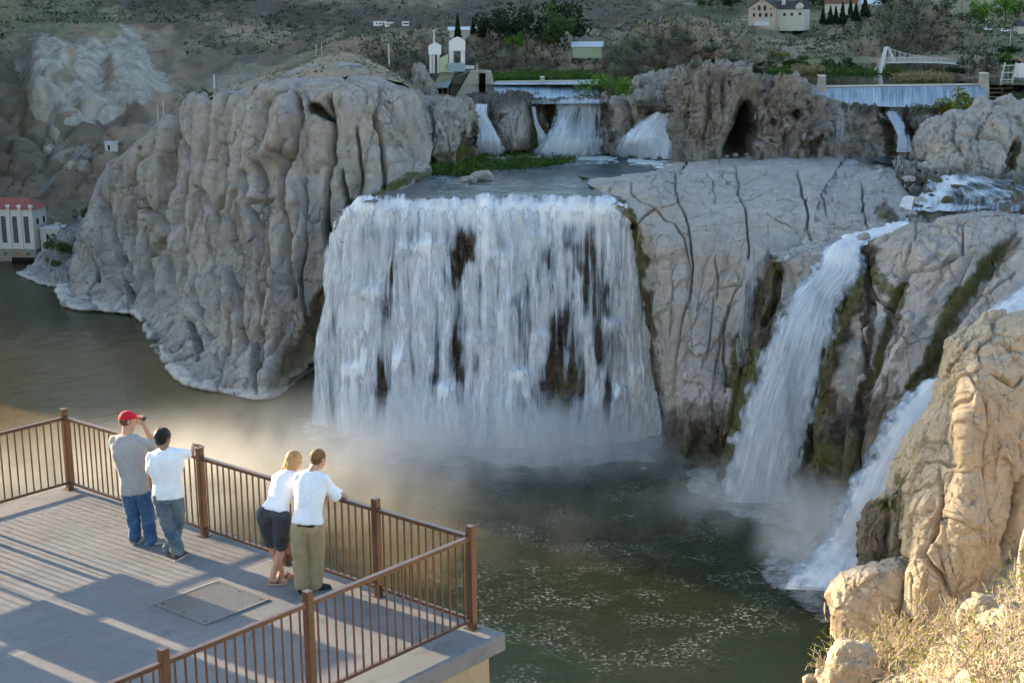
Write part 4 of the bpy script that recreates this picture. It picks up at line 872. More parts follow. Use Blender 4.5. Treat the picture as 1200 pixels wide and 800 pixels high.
def weir(label,x,base,crest,n=60):
    a=[K(u,v,*r) for (u,v,*r) in crest]; b=[K(u,v,*r) for (u,v,*r) in base]
    m=[p*.5+q*.5+np.array([0,-.6,.5]) for p,q in zip(a,b)]; t=[p+np.array([0,1.2,.05]) for p in a]
    G=net([t,a,m,b],40,n); d=np.full(G.shape[:2],.85); return falls('waterfall',label,[(G,M['weir'],d)])
weir('smooth pale blue curtain over the left weir behind the upper fall',0,[(580,115.5,None,80.3),(640,115,None,80.3),(703,114,None,80.3)],[(578,97.5,None,84.9),(640,97,None,84.9),(701,96,None,84.9)])
weir('smooth pale blue curtain over the long right weir beside the yellow bush',0,[(935,118,498),(975,121,496),(1020,124.5,494),(1090,126,494),(1155,126,494)],[(935,103.5,505),(975,103.5,505),(1020,103,505),(1090,102,505),(1155,101.5,505)])
# ---------------------------------------------------------------- spray
def mist(label,c,r,dens,seed,ns=.12,floor=True,rot=0):
    t=NT('spray'); t.n.remove(t.b); p=t.N('ShaderNodeTexCoord')
    o=p.outputs['Object']
    ln=t.N('ShaderNodeVectorMath',operation='LENGTH'); t.l.new(o,ln.inputs[0])
    q=t.mapping(o,(r[0],r[1],r[2])); nz=t.noise(t.mapping(q,(1,1,.55)),ns,5,.6,.6)
    fall=t.mr(ln.outputs['Value'],.15,.98,1,0,True)
    d=t.math('MULTIPLY',fall,t.mr(nz,.36,.68,.05,1.3)); d=t.math('MULTIPLY',d,dens)
    vs=t.N('ShaderNodeVolumePrincipled'); vs.inputs['Color'].default_value=(.93,.95,.97,1); vs.inputs['Anisotropy'].default_value=.25
    t.l.new(d,vs.inputs['Density']); t.l.new(vs.outputs[0],t.out.inputs['Volume'])
    import bmesh
    bm=bmesh.new(); bmesh.ops.create_icosphere(bm,subdivisions=3,radius=1)
    for v in bm.verts:
        if floor and v.co.z<0: v.co.z=0.02/r[2]
    me=bpy.data.meshes.new('mist'); bm.to_mesh(me); bm.free(); me.materials.append(t.m)
    ob=bpy.data.objects.new('mist',me); COL.objects.link(ob); ob.location=c; ob.scale=r; ob.rotation_euler=(0,0,rot); tag(ob,label,'mist',kind='stuff'); return ob
mist('pale spray drifting at the foot of the great fall',(-4,369,0.1),(76,30,20),.12,1,.13)
mist('golden mist glowing in the evening sun over the brown river',(-52,352,0.12),(70,60,26),.022,2,.07)
mist('spray cloud at the foot of the slanting right fall',(54,325,0.14),(28,22,16),.07,3,.16)
mist('dense white spray bursting below the misty chute',(64,296,0.16),(17,15,22),.2,4,.16)
mist('thin spray hanging over the middle of the river',(10,325,0.18),(70,60,14),.004,5,.08)
mist('golden haze of spray over the river behind the left railing',(-105,338,0.2),(70,62,20),.012,6,.07)
# ---------------------------------------------------------------- viewing platform
TH=-.71062; DZ=CZ-6.796; DA=np.array([-6.401,20.637,DZ])
dv=np.array([math.cos(TH),math.sin(TH),0]); nv=np.array([-math.sin(TH),math.cos(TH),0])
def dk(x,y,z=0): return DA+dv*x+nv*y+np.array([0,0,z])
def steel_mat():
    t=NT('brown_painted_steel'); p=t.pos(); n=t.noise(p,6,5,.6); n2=t.noise(p,40,4,.7)
    c=t.mix(t.mr(n,.35,.65),(.066,.026,.014),(.105,.043,.021)); c=t.mix(t.mr(n2,.58,.72,0,.5),c,(.045,.024,.017))
    t.col(c); t.rough(.33); t.spec(.55); t.nrm(t.bump(n2,.15,.002)); return t.m
M['steel']=steel_mat()
def concrete_mat(name,A,B,joint=False,board=False):
    t=NT(name); p=t.pos(); n=t.noise(p,.7,5,.6,.5); n2=t.noise(p,5,5,.65); n3=t.noise(p,60,4,.7)
    c=t.mix(t.mr(n,.35,.65),A,B); c=t.mix(t.mr(n2,.5,.72,0,.45),c,tuple(x*.68 for x in A)); c=t.mix(t.mr(n3,.3,.7,0,.25),c,tuple(x*.6 for x in A))
    c=t.mix(t.mr(t.noise(p,1.6,5,.65,.8),.58,.66,0,.4),c,tuple(x*.55 for x in A))
    h=n3
    sx=t.N('ShaderNodeSeparateXYZ'); t.l.new(p,sx.inputs[0])
    if joint:
        for ax,val in ((0,4.44),(1,-4.9),(0,-.02)):
            j=t.mr(t.math('ABSOLUTE',t.math('SUBTRACT',sx.outputs[ax],val)),.006,.016,1,0); c=t.mix(t.math('MULTIPLY',j,.3),c,(.32,.32,.32)); h=t.math('SUBTRACT',h,t.math('MULTIPLY',j,2))
        c=t.mix(t.mr(t.voro(p,1.3),.03,.05,.6,0),c,(.08,.07,.06))
    if board:
        ln=t.math('FRACT',t.math('MULTIPLY',sx.outputs[2],1.6)); j=t.mr(t.math('ABSOLUTE',t.math('SUBTRACT',ln,.5)),.47,.5,0,1); c=t.mix(t.math('MULTIPLY',j,.5),c,tuple(x*.5 for x in A))
    t.col(c); t.rough(.85); t.spec(.25); t.nrm(t.bump(h,.35,.012)); return t.m
M['deck']=concrete_mat('worn_grey_concrete',(.15,.153,.16),(.205,.205,.208),True)
M['deckwall']=concrete_mat('tan_cast_concrete',(.30,.24,.17),(.36,.29,.2),False,True)
pl=empty('viewing_platform',DA,TH); tag(pl,'grey concrete viewing platform high above the river with a hatch in its floor','platform')
m=MB().box(-.16,8.18,-14,.14,-.21,0); m.build('slab',M['deck'],pl,bevel=.02)
m=MB().box(.1,8.06,-13.6,0.,-9,-.213); m.build('supporting_wall',M['deckwall'],pl,bevel=.02)
def hatch_mat():
    t=NT('tread_plate'); p=t.pos(); mp=t.mapping(p,(1,1,1),(0,0,0),(0,0,.785))
    sx=t.N('ShaderNodeSeparateXYZ'); t.l.new(mp,sx.inputs[0])
    a=t.math('FRACT',t.math('MULTIPLY',sx.outputs[0],22)); b=t.math('FRACT',t.math('MULTIPLY',sx.outputs[1],22))
    h=t.math('MULTIPLY',t.mr(t.math('ABSOLUTE',t.math('SUBTRACT',a,.5)),.15,.3,1,0),t.mr(t.math('ABSOLUTE',t.math('SUBTRACT',b,.5)),.3,.45,1,0))
    n=t.noise(p,2.5,5,.6)
    c=t.mix(h,t.mix(t.mr(n,.4,.65),(.11,.11,.115),(.10,.08,.06)),(.155,.155,.16)); t.col(c); t.rough(.5); t.b.inputs['Metallic'].default_value=.35; t.nrm(t.bump(h,.45,.005)); return t.m
hx,hy,hw=4.52,-.924,.888
hh=MB().box(hx,hx+hw,hy-hw,hy,.003,.012).build('floor_hatch',hatch_mat(),pl)
f=MB()
for a,b in (((hx-.03,hy-hw-.03),(hx+hw+.03,hy-hw)),((hx-.03,hy),(hx+hw+.03,hy+.03)),((hx-.03,hy-hw),(hx,hy)),((hx+hw,hy-hw),(hx+hw+.03,hy))): f.box(a[0],b[0],a[1],b[1],.001,.016)
f.build('hatch_frame',simple('galvanised_frame',(.155,.155,.155),.8,.0),hh)
SCR=simple('dark_screw',(.05,.05,.05),.5,.5)
for i in range(3):
    for s in (0,1): MB().tube([(hx+.05+i*(hw-.1)/2,hy-.04-s*(hw-.08),.012),(hx+.05+i*(hw-.1)/2,hy-.04-s*(hw-.08),.017)],.014,8).build('screw',SCR,hh)
# railings
POSTS=[0,1.55,3.085,4.708,6.332,7.81]
_bal=None
def baluster_mesh():
    me=MB().box(-.008,.008,-.008,.008,.11,1.045).build('baluster',M['steel']); return me
def railing(label,p0,axis,posts,first=True,last=True):
    """axis 0: along local x, 1: along local -y; p0 local start"""
    rz=TH if axis==0 else TH-PI/2
    root=empty('railing',dk(*p0),rz); tag(root,label,'railing','railings round the platform edge')
    L=posts[-1]
    for i,x in enumerate(posts):
        if (i==0 and not first) or (i==len(posts)-1 and not last): continue
        pm=MB().box(x-.041,x+.041,-.041,.041,0,1.2); o=pm.build('post',M['steel'],root,bevel=.006)
        MB().box(x-.07,x+.07,-.07,.07,.001,.012).build('base_plate',M['steel'],o)
    for a,b in zip(posts[:-1],posts[1:]):
        MB().box(a+.042,b-.042,-.032,.032,1.04,1.085).build('top_rail',M['steel'],root,bevel=.006)
        MB().box(a+.042,b-.042,-.02,.02,.085,.12).build('bottom_rail',M['steel'],root,bevel=.004)
        n=max(2,round((b-a)/.118)); 
        for k in range(1,n):
            x=a+(b-a)*k/n; o=bpy.data.objects.new('baluster',BAL); COL.objects.link(o); o.parent=root; o.location=(x,0,0)
    return root
BO=baluster_mesh(); BAL=BO.data; bpy.data.objects.remove(BO)
railing('long brown railing the four people stand at, facing the waterfall',(0,0,0),0,POSTS)
railing('brown railing at the right end of the platform, running to the bottom edge',(7.81,0,0),1,[0,2.373,4.09,5.9,7.7,9.5],first=False)
railing('brown railing at the left end of the platform, over the dark river',(0,0,0),1,[0,1.95,3.9,5.85,7.8],first=False)
# made-up boards outside the view, added to cast broad shade bands on the floor
for i,(y,w_) in enumerate(((-2.1,.95),(-3.2,1.0),(-4.35,1.0),(-5.5,.95))):
    b=empty('shade_board',dk(-.0+.35,y,0),TH); tag(b,'added unseen board shading the platform beside the left railing','board','added shade boards along the left railing')
    MB().box(-.03,.03,-w_/2,w_/2,.75,1.75).build('panel',M['steel'],b,bevel=.01)
    for s in (-1,1): MB().box(-.03,.03,s*w_*.4-.03,s*w_*.4+.03,0,.749).build('leg',M['steel'],b)
# ---------------------------------------------------------------- people
def cloth(name,c,var=.1,rough=.9,weave=True,c2=None,sc_=7):
    t=NT(name); p=t.pos(); n=t.noise(p,sc_,4,.6)
    t.col(t.mix(t.mr(n,.35,.65),tuple(x*(1-var) for x in c),c2 or tuple(min(.9,x*(1+var)) for x in c))); t.rough(rough); t.spec(.15)
    t.b.inputs['Sheen Weight'].default_value=.15
    if weave: t.nrm(t.bump(t.noise(p,180,3),.25,.003))
    return t.m
def skin(name,c):
    t=NT(name); p=t.pos(); n=t.noise(p,14,4,.6); t.col(t.mix(t.mr(n,.35,.65),tuple(x*.88 for x in c),c)); t.rough(.5); t.spec(.4)
    t.b.inputs['Subsurface Weight'].default_value=.08; t.b.inputs['Subsurface Radius'].default_value=(.01,.004,.002); t.nrm(t.bump(t.noise(p,90,3),.1,.002)); return t.m
def ring_loft(mb,rings,n=20):
    """rings: (center, xaxis*rx, yaxis*ry) ; closed ends"""
    V=[];Fs=[]
    for c,x,y in rings:
        c=Vector(c);x=Vector(x);y=Vector(y)
        for k in range(n):
            a=2*PI*k/n; V.append(c+x*math.cos(a)+y*math.sin(a))
    m=len(rings)
    for i in range(m-1):
        for k in range(n): k2=(k+1)%n; Fs.append((i*n+k,i*n+k2,(i+1)*n+k2,(i+1)*n+k))
    Fs.append(tuple(range(n))[::-1]); Fs.append(tuple((m-1)*n+k for k in range(n)))
    mb.add(V,Fs)
def capsule(mb,a,b,ra,rb,n=14):
    a=Vector(a);b=Vector(b);d=b-a;L=d.length; d=d/L if L>1e-6 else Vector((0,0,1))
    ref=Vector((0,0,1)) if abs(d.z)<.9 else Vector((1,0,0)); x=d.cross(ref).normalized(); y=x.cross(d).normalized()
    R=[]
    for t in (-1,-.85,-.5,0): q=math.sqrt(max(0,1-t*t)); R.append((a+d*(t*ra),x*max(ra*q,1e-4),y*max(ra*q,1e-4)))
    for t in (.33,.66): r=ra+(rb-ra)*t; R.append((a+(b-a)*t,x*r,y*r))
    for t in (0,.5,.85,1): q=math.sqrt(max(0,1-t*t)); R.append((b+d*(t*rb),x*max(rb*q,1e-4),y*max(rb*q,1e-4)))
    ring_loft(mb,R,n)
def chain(mb,pts,rs,n=14):
    for i in range(len(pts)-1): capsule(mb,pts[i],pts[i+1],rs[i],rs[i+1],n)
def blob(mb,c,ax,ay,az,n=16):
    R=[]
    c=Vector(c);ax=Vector(ax);ay=Vector(ay);az=Vector(az)
    for i in range(11):
        t=-PI/2+PI*i/10; q=max(math.cos(t),.01); R.append((c+az*math.sin(t),ax*q,ay*q))
    ring_loft(mb,R,n)
def bake(mb,name,mat,parent,vox=.01,smooth=3,fold=0,seed=0,fs=7.,stretch=(1,1,.35),planez=None):
    o=mb.build(name,mat,None,True)
    r=o.modifiers.new('r','REMESH'); r.mode='VOXEL'; r.voxel_size=vox; r.adaptivity=0
    s=o.modifiers.new('s','SMOOTH'); s.factor=.5; s.iterations=smooth
    dg=bpy.context.evaluated_depsgraph_get(); ev=o.evaluated_get(dg); me=bpy.data.meshes.new_from_object(ev)
    old=o.data; o.modifiers.clear(); o.data=me; bpy.data.meshes.remove(old); me.name=name
    n=len(me.vertices); co=np.empty(n*3,np.float32); me.vertices.foreach_get('co',co); co=co.reshape(-1,3).astype(float)
    if fold:
        no=np.empty(n*3,np.float32); me.vertices.foreach_get('normal',no); no=no.reshape(-1,3)
        Q=co*np.array(stretch)*fs; w=fbm(Q*.7+5,seed+2,2)[:,None]*.8
        f=fbm(Q+w,seed,3,.5,ridge=True)*.7+fbm(co*fs*1.8*np.array([1,1,.8])+w,seed+1,2)*.6
        co=co+no*(f*fold)[:,None]; me.vertices.foreach_set('co',co.astype(np.float32).ravel()); me.update()
    me.polygons.foreach_set('use_smooth',np.ones(len(me.polygons),bool))
    if not me.materials: me.materials.append(mat)
    o.parent=parent; return o
def nrmv(v): return Vector(v).normalized()
class Person:
    def __init__(s,label,root,J,fwd,headf,sk,scale=1.,female=False,headup=None):
        s.J={k:Vector(v)-Vector(root) for k,v in J.items()}; s.root=empty('person',root); tag(s.root,label,'person'); s.f=nrmv(fwd); s.hf=nrmv(headf); s.sk=sk; s.fem=female; s.hu=nrmv(headup) if headup else Vector((0,0,1)); s.sc=scale
        J=s.J; s.right=(J['sR']-J['sL']).normalized(); s.hr=(J['hR']-J['hL']).normalized()
        s.pel=(J['hR']+J['hL'])/2; s.chest=(J['sR']+J['sL'])/2
    def torso(s,mb,inf=0.,lo=-.04,hi=1.0,w=(1,1,1,1)):
        J=s.J; sp=(s.chest-s.pel); up=sp.normalized(); hw=(J['hR']-J['hL']).length/2; sw=(J['sR']-J['sL']).length/2
        def fr(r): 
            r=(r-up*r.dot(up)).normalized(); return r,up.cross(r)*1.0
        R=[]
        prof=[(-.10,hw+.055,.09),(0.0,hw+.075,.115),(.07,hw+.074,.116),(.16,hw+.07,.115),(.34,(hw+.05) if not s.fem else hw+.03,.10),(.55,sw*.62+.055,.108),(.75,sw*.78+.05,.118),(.92,sw*.92+.025,.105),(1.01,sw*.86,.085),(1.09,sw*.5,.065)]
        for t,rx,ry in prof:
            if t<lo-.001 or t>hi+.12: continue
            rr=s.hr.lerp(s.right,max(0,min(1,t))); x,y=fr(rr); c=s.pel+sp*t - y*0
            R.append((c,x*(rx+inf)*s.sc,y*(ry+inf)*s.sc))
        ring_loft(mb,R,28)
    def head(s,mb):
        u=s.hu; h=s.J['head']-u*.022; f=(s.hf-u*s.hf.dot(u)).normalized(); r=f.cross(u)
        k=s.sc*1.07
        blob(mb,h+u*.025*k,r*.074*k,f*.094*k,u*.098*k); blob(mb,h-u*.045*k+f*.02*k,r*.058*k,f*.07*k,u*.07*k)   # cranium, jaw
        capsule(mb,h+f*.088*k+u*.012*k,h+f*.108*k-u*.022*k,.010*k,.014*k,8)     # nose
        capsule(mb,h+f*.088*k-u*.05*k-r*.018*k,h+f*.088*k-u*.05*k+r*.018*k,.009*k,.009*k,8)  # lips
        for q in (-1,1): blob(mb,h+r*(.077*k*q)-f*.005*k-u*.0*k,r*.010*k,f*.018*k,u*.03*k,10)
        chain(mb,[h-u*.05*k-f*.02*k,s.chest+(s.chest-s.pel).normalized()*.05],[.055*k,.06*k])
        s.hax=(h,u,f,r)
    def hand(s,mb,wr,d,palm,curl=.6,side=1):
        """wr wrist, d pointing direction, palm normal; five separate fingers"""
        wr=Vector(wr);d=nrmv(d);pn=nrmv(palm); pn=(pn-d*pn.dot(d)).normalized(); x=d.cross(pn)*side; k=s.sc
        ring_loft(mb,[(wr,x*.026*k,pn*.019*k),(wr+d*.035*k,x*.037*k,pn*.016*k),(wr+d*.085*k,x*.042*k,pn*.014*k),(wr+d*.095*k,x*.038*k,pn*.011*k)],12)
        for i,L in enumerate((.068,.078,.072,.056)):
            b=wr+d*.088*k+x*((1.5-i)*.0205*k); a1=curl*.5; a2=curl*1.3
            p1=b+(d*math.cos(a1)+pn*math.sin(a1))*L*.5*k; p2=p1+(d*math.cos(a2)+pn*math.sin(a2))*L*.5*k
            chain(mb,[b-d*.01,p1,p2],[.0092*k,.0085*k,.0075*k],8)
        b=wr+d*.025*k+x*.03*k; p1=b+(x*.75+d*.6+pn*.25).normalized()*.038*k; p2=p1+(d*.85+x*.15+pn*.45*curl).normalized()*.03*k
        chain(mb,[b,p1,p2],[.013*k,.010*k,.0088*k],8)
    def arm(s,mb,sd,r=(.052,.042,.030),inf=0.,upto=2):
        S,E,W=s.J['s'+sd],s.J['e'+sd],s.J['w'+sd]
        S=S.lerp(s.chest,.10)-(s.chest-s.pel).normalized()*.022
        nk=s.chest+(s.chest-s.pel).normalized()*.035
        capsule(mb,nk.lerp(S,.25),S,.050+inf*.6,r[0]-.004+inf*.6)
        if upto>=2: chain(mb,[S,E,E.lerp(W,.35),W],[r[0]+inf*.8,r[1]+inf,r[1]+inf,r[2]+inf])
        else: M_=S.lerp(E,upto); chain(mb,[S,M_],[r[0]+inf*.8,r[1]+inf+.004])
    def leg(s,mb,sd,rs,pts=None,n=18):
        P=pts or [s.J['h'+sd],s.J['k'+sd],s.J['a'+sd]]
        if len(P)==3: P=[P[0],P[0].lerp(P[1],.5),P[1],P[1].lerp(P[2],.35),P[2]]
        chain(mb,P,rs,n)
    def shoe(s,sd,mat,solemat,toe,L=.27,lift=0.,barefoot=False):
        a=s.J['a'+sd]; t=nrmv((toe[0],toe[1],toe[2] if len(toe)>2 else 0)); z=Vector((0,0,1)); z=(z-t*z.dot(t)).normalized(); x=t.cross(z)
        base=Vector((a.x,a.y,0))+Vector((0,0,lift)); c=base
        mb=MB()
        ring_loft(mb,[(c-t*.075+z*.045,x*.03,z*.03),(c-t*.06+z*.05,x*.036,z*.045),(c+t*.0+z*.058,x*.038,z*.056),(c+t*.07+z*.042,x*.042,z*.04),(c+t*.13+z*.032,x*.044,z*.03),(c+t*.17+z*.028,x*.036,z*.024),(c+t*.188+z*.026,x*.016,z*.014)],16)
        capsule(mb,c+z*.07,c+z*.1+(a-c)*.15,.042,.042)
        o=bake(mb,'shoe',mat,s.root,.008,2)
        sm=MB(); ring=[]
        for k in range(20):
            q=2*PI*k/20; fx=math.cos(q); ring.append(c+t*(.057+.138*fx)+x*(.043*math.sin(q)*(1+.12*fx))+z*.001)
        sm.prism([tuple(p) for p in ring],z*.022); sm.build('sole',solemat,o)
        return o
RT={}
def J3(**k): return k
NVf=Vector(nv); DVr=Vector(dv)
def PX(u,v,Y): return Vector(at(u,v,Y))
M['skinA']=skin('fair_skin',(.52,.28,.18)); M['skinB']=skin('tanned_skin',(.30,.145,.08)); M['skinC']=skin('light_skin',(.54,.29,.2))
whitesole=simple('shoe_sole',(.5,.48,.44),.7)
def groundfix(J,rootz): pass
def mkroot(x,y): return dk(x,y,0)
# --- man in the red cap
Y=18.36; root=mkroot(2.7,-.70)
J=J3(hL=PX(151,576,Y-.04),hR=PX(168,577,Y-.02),kL=PX(156,602,Y+.02),kR=PX(173,604,Y+.0),aL=PX(158,629,Y),aR=PX(177,632,Y-.03),
 sL=PX(133,514,Y+.04),sR=PX(166,516,Y-.06),eL=PX(139,536,Y+.12),wL=PX(148,516,Y+.34),eR=PX(181,524,Y+.10),wR=PX(169,498,Y+.12),head=PX(150,491,Y+.04))
p=Person('man in a red cap, grey T-shirt and blue jeans holding up a small camera',root,J,nv,(.93,.37,-.05),M['skinA'],1.0)
mb=MB(); p.torso(mb,-.012); p.head(mb); p.arm(mb,'L'); p.arm(mb,'R'); p.hand(mb,p.J['wR'],(-.35,.1,.9),(-.5,.85,0),.9,1); p.hand(mb,p.J['wL'],(.5,.2,.8),(.3,.9,.1),.9,-1)
for sd in 'LR': p.leg(mb,sd,[.078,.07,.052,.048,.036]); 
bake(mb,'body',M['skinA'],p.root,.0065,2)
mb=MB(); p.torso(mb,.028,-.0,1.0); p.arm(mb,'L',inf=.022,upto=.72); p.arm(mb,'R',inf=.022,upto=.78)
bake(mb,'t_shirt',cloth('heather_grey_cotton',(.36,.345,.34)),p.root,.010,3,.020,11,5,(1,1,.5))
mb=MB(); p.torso(mb,.004,-.1,.02); 
for sd in 'LR': p.leg(mb,sd,[.098,.094,.078,.078,.072])
bake(mb,'jeans',cloth('blue_denim',(.045,.10,.22),.3,.85,True,(.07,.145,.28)),p.root,.010,2,.024,12,8,(1,1,1.2))
for sd,t_ in (('L',(.25,.9)),('R',(.95,.35))): p.shoe(sd,simple('worn_trainer',(.27,.23,.19),.7,bump=.3,bd=.004),whitesole,t_)
h,u,f,r=p.hax
mb=MB(); blob(mb,h+u*.02-f*.018,r*.083,f*.100,u*.092)
bake(mb,'hair',cloth('short_brown_hair',(.10,.05,.025),.3,.6),p.root,.007,1,.004,14,20)
mb=MB(); R=[]
for i in range(7):
    t_=PI/2*i/6; q=max(math.cos(t_),.02); R.append((h+u*(.035+.102*math.sin(t_))-f*.003,r*.097*q,f*.116*q))
ring_loft(mb,R,26); cap=bake(mb,'cap',cloth('red_cap_cotton',(.52,.015,.03),.12,.75),p.root,.006,2,.002,15,14)
mb=MB(); pts=[h+u*.04+f*.10-r*.075,h+u*.035+f*.150-r*.058,h+u*.03+f*.178-r*.02,h+u*.03+f*.178+r*.02,h+u*.035+f*.150+r*.058,h+u*.04+f*.10+r*.075]
mb.prism([tuple(q) for q in pts],u*.006); mb.build('brim',cloth('red_cap_brim',(.45,.012,.025)),cap)
for q in (-1,1):
    mb=MB(); blob(mb,h+f*.082+u*.012+r*(.03*q),r*.012,f*.012,u*.010,10); mb.build('eye',simple('eye_white',(.5,.48,.45),.3),p.root,True)
cmw=Vector(p.root.location)+p.J['head']+f*.19+r*.03
cm=empty('camera',cmw,math.atan2(f.y,f.x)); tag(cm,'small dark pocket camera held up by the man in the red cap','camera')
MB().box(-.012,.012,-.048,.048,-.03,.03).build('camera_body',simple('dark_camera_plastic',(.05,.05,.06),.35),cm,bevel=.004)
MB().tube([(.012,0,0),(.03,0,0)],.02,14).build('lens',simple('black_lens',(.02,.02,.03),.15),cm)
MB().box(-.015,-.0125,-.036,.036,-.022,.022).build('screen',simple('camera_screen',(.10,.12,.16),.1),cm)
# --- man in white T-shirt, hand on the post
Y=17.87; root=mkroot(3.42,-.74); tb=Vector(dk(3.085,0,1.215))
J=J3(hL=PX(188,583,Y-.06),hR=PX(206,583,Y-.02),kL=PX(196,614,Y-.05),kR=PX(209,612,Y+.07),aL=PX(208,643,Y-.09),aR=PX(199,640,Y+.04),
 sL=PX(176,534,Y+.02),sR=PX(211,530,Y+.02),eL=PX(177,559,Y-.02),wL=PX(182,580,Y+.06),eR=PX(224,531,Y+.12),wR=tb-Vector((.075,.05,-.035)),head=PX(191,511,Y+.10))
p=Person('dark haired man in white T-shirt and faded jeans resting a hand on the railing post',root,J,nv,(.55,.83,-.05),M['skinB'],1.0)
mb=MB(); p.torso(mb,-.012); p.head(mb); p.arm(mb,'L'); p.arm(mb,'R'); p.hand(mb,p.J['wR'],(.8,.45,-.12),(0,0,-1),.5,-1); p.hand(mb,p.J['wL'],(.2,.2,-.95),(.9,0,0),.6,-1)
for sd in 'LR': p.leg(mb,sd,[.078,.07,.052,.048,.036])
bake(mb,'body',M['skinB'],p.root,.0065,2)
mb=MB(); p.torso(mb,.022,-.0,1.0); p.arm(mb,'L',inf=.018,upto=.62); p.arm(mb,'R',inf=.018,upto=.62)
bake(mb,'t_shirt',cloth('white_cotton',(.76,.76,.78),.04),p.root,.010,3,.018,21,5,(1,1,.5))
mb=MB(); p.torso(mb,.008,-.1,.02)
for sd in 'LR': p.leg(mb,sd,[.100,.092,.076,.078,.080])
bake(mb,'jeans',cloth('faded_denim',(.085,.145,.21),.35,.88,True,(.17,.20,.21),4),p.root,.010,2,.022,22,7,(1,1,1.2))
p.shoe('L',simple('dark_shoe',(.06,.05,.045),.7),whitesole,(.35,.9)); p.shoe('R',simple('dark_shoe_b',(.07,.055,.045),.7),simple('dark_sole',(.10,.085,.07),.8),(-.25,.8,-.75),lift=.09)
h,u,f,r=p.hax
mb=MB(); blob(mb,h+u*.035-f*.012,r*.093,f*.110,u*.104); blob(mb,h-u*.02-f*.045,r*.074,f*.06,u*.075)
bake(mb,'hair',cloth('short_black_hair',(.012,.010,.009),.3,.45,False),p.root,.007,1,.012,23,24,(1,1,1))
# --- woman
Y=17.0; root=mkroot(4.98,-.46)
J=J3(hL=PX(311,603,Y-.10),hR=PX(330,606,Y-.14),kL=PX(319,641,Y+.03),kR=PX(329,645,Y-.06),aL=PX(330,668,Y+.06),aR=PX(320,673,Y-.10),
 sL=PX(324,559,Y+.24),sR=PX(350,556,Y+.12),eL=Vector(dk(4.72,-.01,1.13)),wL=Vector(dk(5.0,.06,1.11)),eR=Vector(dk(5.12,-.01,1.13)),wR=Vector(dk(4.9,.08,1.12)),head=PX(345,538,Y+.28))
p=Person('blonde woman in a white top, dark shorts and sandals leaning on the railing',root,J,nv,(.75,.66,-.25),M['skinC'],.92,True,(.1,.25,.95))
mb=MB(); p.torso(mb,-.008); p.head(mb); p.arm(mb,'L',(.045,.036,.026)); p.arm(mb,'R',(.045,.036,.026)); p.hand(mb,p.J['wL'],DVr,(0,0,-1),.4,-1); p.hand(mb,p.J['wR'],-DVr+NVf*.2,(0,0,-1),.4,1)
for sd in 'LR': p.leg(mb,sd,[.085,.076,.054,.052,.034])
for sd,t_ in (('L',(.9,.4)),('R',(.96,.15))):
    a=p.J['a'+sd]; b=Vector((a.x,a.y,.02)); t_=nrmv((*t_,0)); x=t_.cross(Vector((0,0,1)))
    chain(mb,[a,b+Vector((0,0,.05))-t_*.01],[.034,.036]); 
    ring_loft(mb,[(b-t_*.055+Vector((0,0,.022)),x*.026,Vector((0,0,.02))),(b-t_*.02+Vector((0,0,.035)),x*.031,Vector((0,0,.034))),(b+t_*.04+Vector((0,0,.03)),x*.034,Vector((0,0,.028))),(b+t_*.10+Vector((0,0,.02)),x*.040,Vector((0,0,.018))),(b+t_*.135+Vector((0,0,.016)),x*.036,Vector((0,0,.012)))],14)
    for i in range(5): q=b+t_*(.135-.006*i)+x*((-.03+.0155*i)*(1 if sd=='R' else -1)); capsule(mb,q+Vector((0,0,.014)),q+t_*.025+Vector((0,0,.012)),.010 if i else .012,.0085,8)
bake(mb,'body',M['skinC'],p.root,.0065,2)
for sd,t_ in (('L',(.9,.4)),('R',(.96,.15))):
    a=p.J['a'+sd]; b=Vector((a.x,a.y,.0)); t_=nrmv((*t_,0)); x=t_.cross(Vector((0,0,1))); ring=[]
    for k in range(20): q=2*PI*k/20; ring.append(b+t_*(.05+.128*math.cos(q))+x*(.045*math.sin(q)*(1+.1*math.cos(q)))+Vector((0,0,.001)))
    sm=MB(); sm.prism([tuple(v) for v in ring],(0,0,.017)); o=sm.build('sandal',simple('tan_sandal_sole',(.45,.33,.2),.8),p.root)
    st=MB(); 
    for q in (-1,1): st.tube([b+t_*.03+x*(.042*q)+Vector((0,0,.02)),b+t_*.07+x*(.028*q)+Vector((0,0,.07)),b+t_*.115+Vector((0,0,.045))],.007,6)
    st.build('strap',simple('dark_sandal_strap',(.08,.03,.02),.6),o)
mb=MB(); p.torso(mb,.016,.05,1.0); p.arm(mb,'L',(.045,.036,.026),inf=.016,upto=.9); p.arm(mb,'R',(.045,.036,.026),inf=.016,upto=.9)
bake(mb,'shirt',cloth('white_jersey',(.74,.75,.80),.04),p.root,.009,3,.015,31,6,(1,1,.6))
mb=MB(); p.torso(mb,.010,-.1,.17)
for sd in 'LR': 
    H_,K_=p.J['h'+sd],p.J['k'+sd]; chain(mb,[H_,H_.lerp(K_,.45),H_.lerp(K_,.80)],[.112,.104,.088],18)
bake(mb,'shorts',cloth('charcoal_denim',(.035,.037,.042),.3,.9,True,(.065,.068,.075)),p.root,.009,2,.008,32,9,(1,1,1))
h,u,f,r=p.hax
mb=MB(); blob(mb,h+u*.03-f*.012,r*.090,f*.106,u*.104)
for i in range(16):
    a=-1.15+2.3*i/15; s0=h+u*.04-f*(.085*math.cos(a))-r*(.085*math.sin(a)); L=.27+.06*math.sin(i*2.1)
    dn=Vector((-.10,-.12,-1)).normalized(); bk=-f*(.02*math.cos(a)); side=-r*(.02*math.sin(a))
    chain(mb,[s0,s0+dn*L*.45+bk+side,s0+dn*L+bk*.6+Vector((-.05*math.sin(i*1.3)-.03,0,0))],[.026,.023,.008],8)
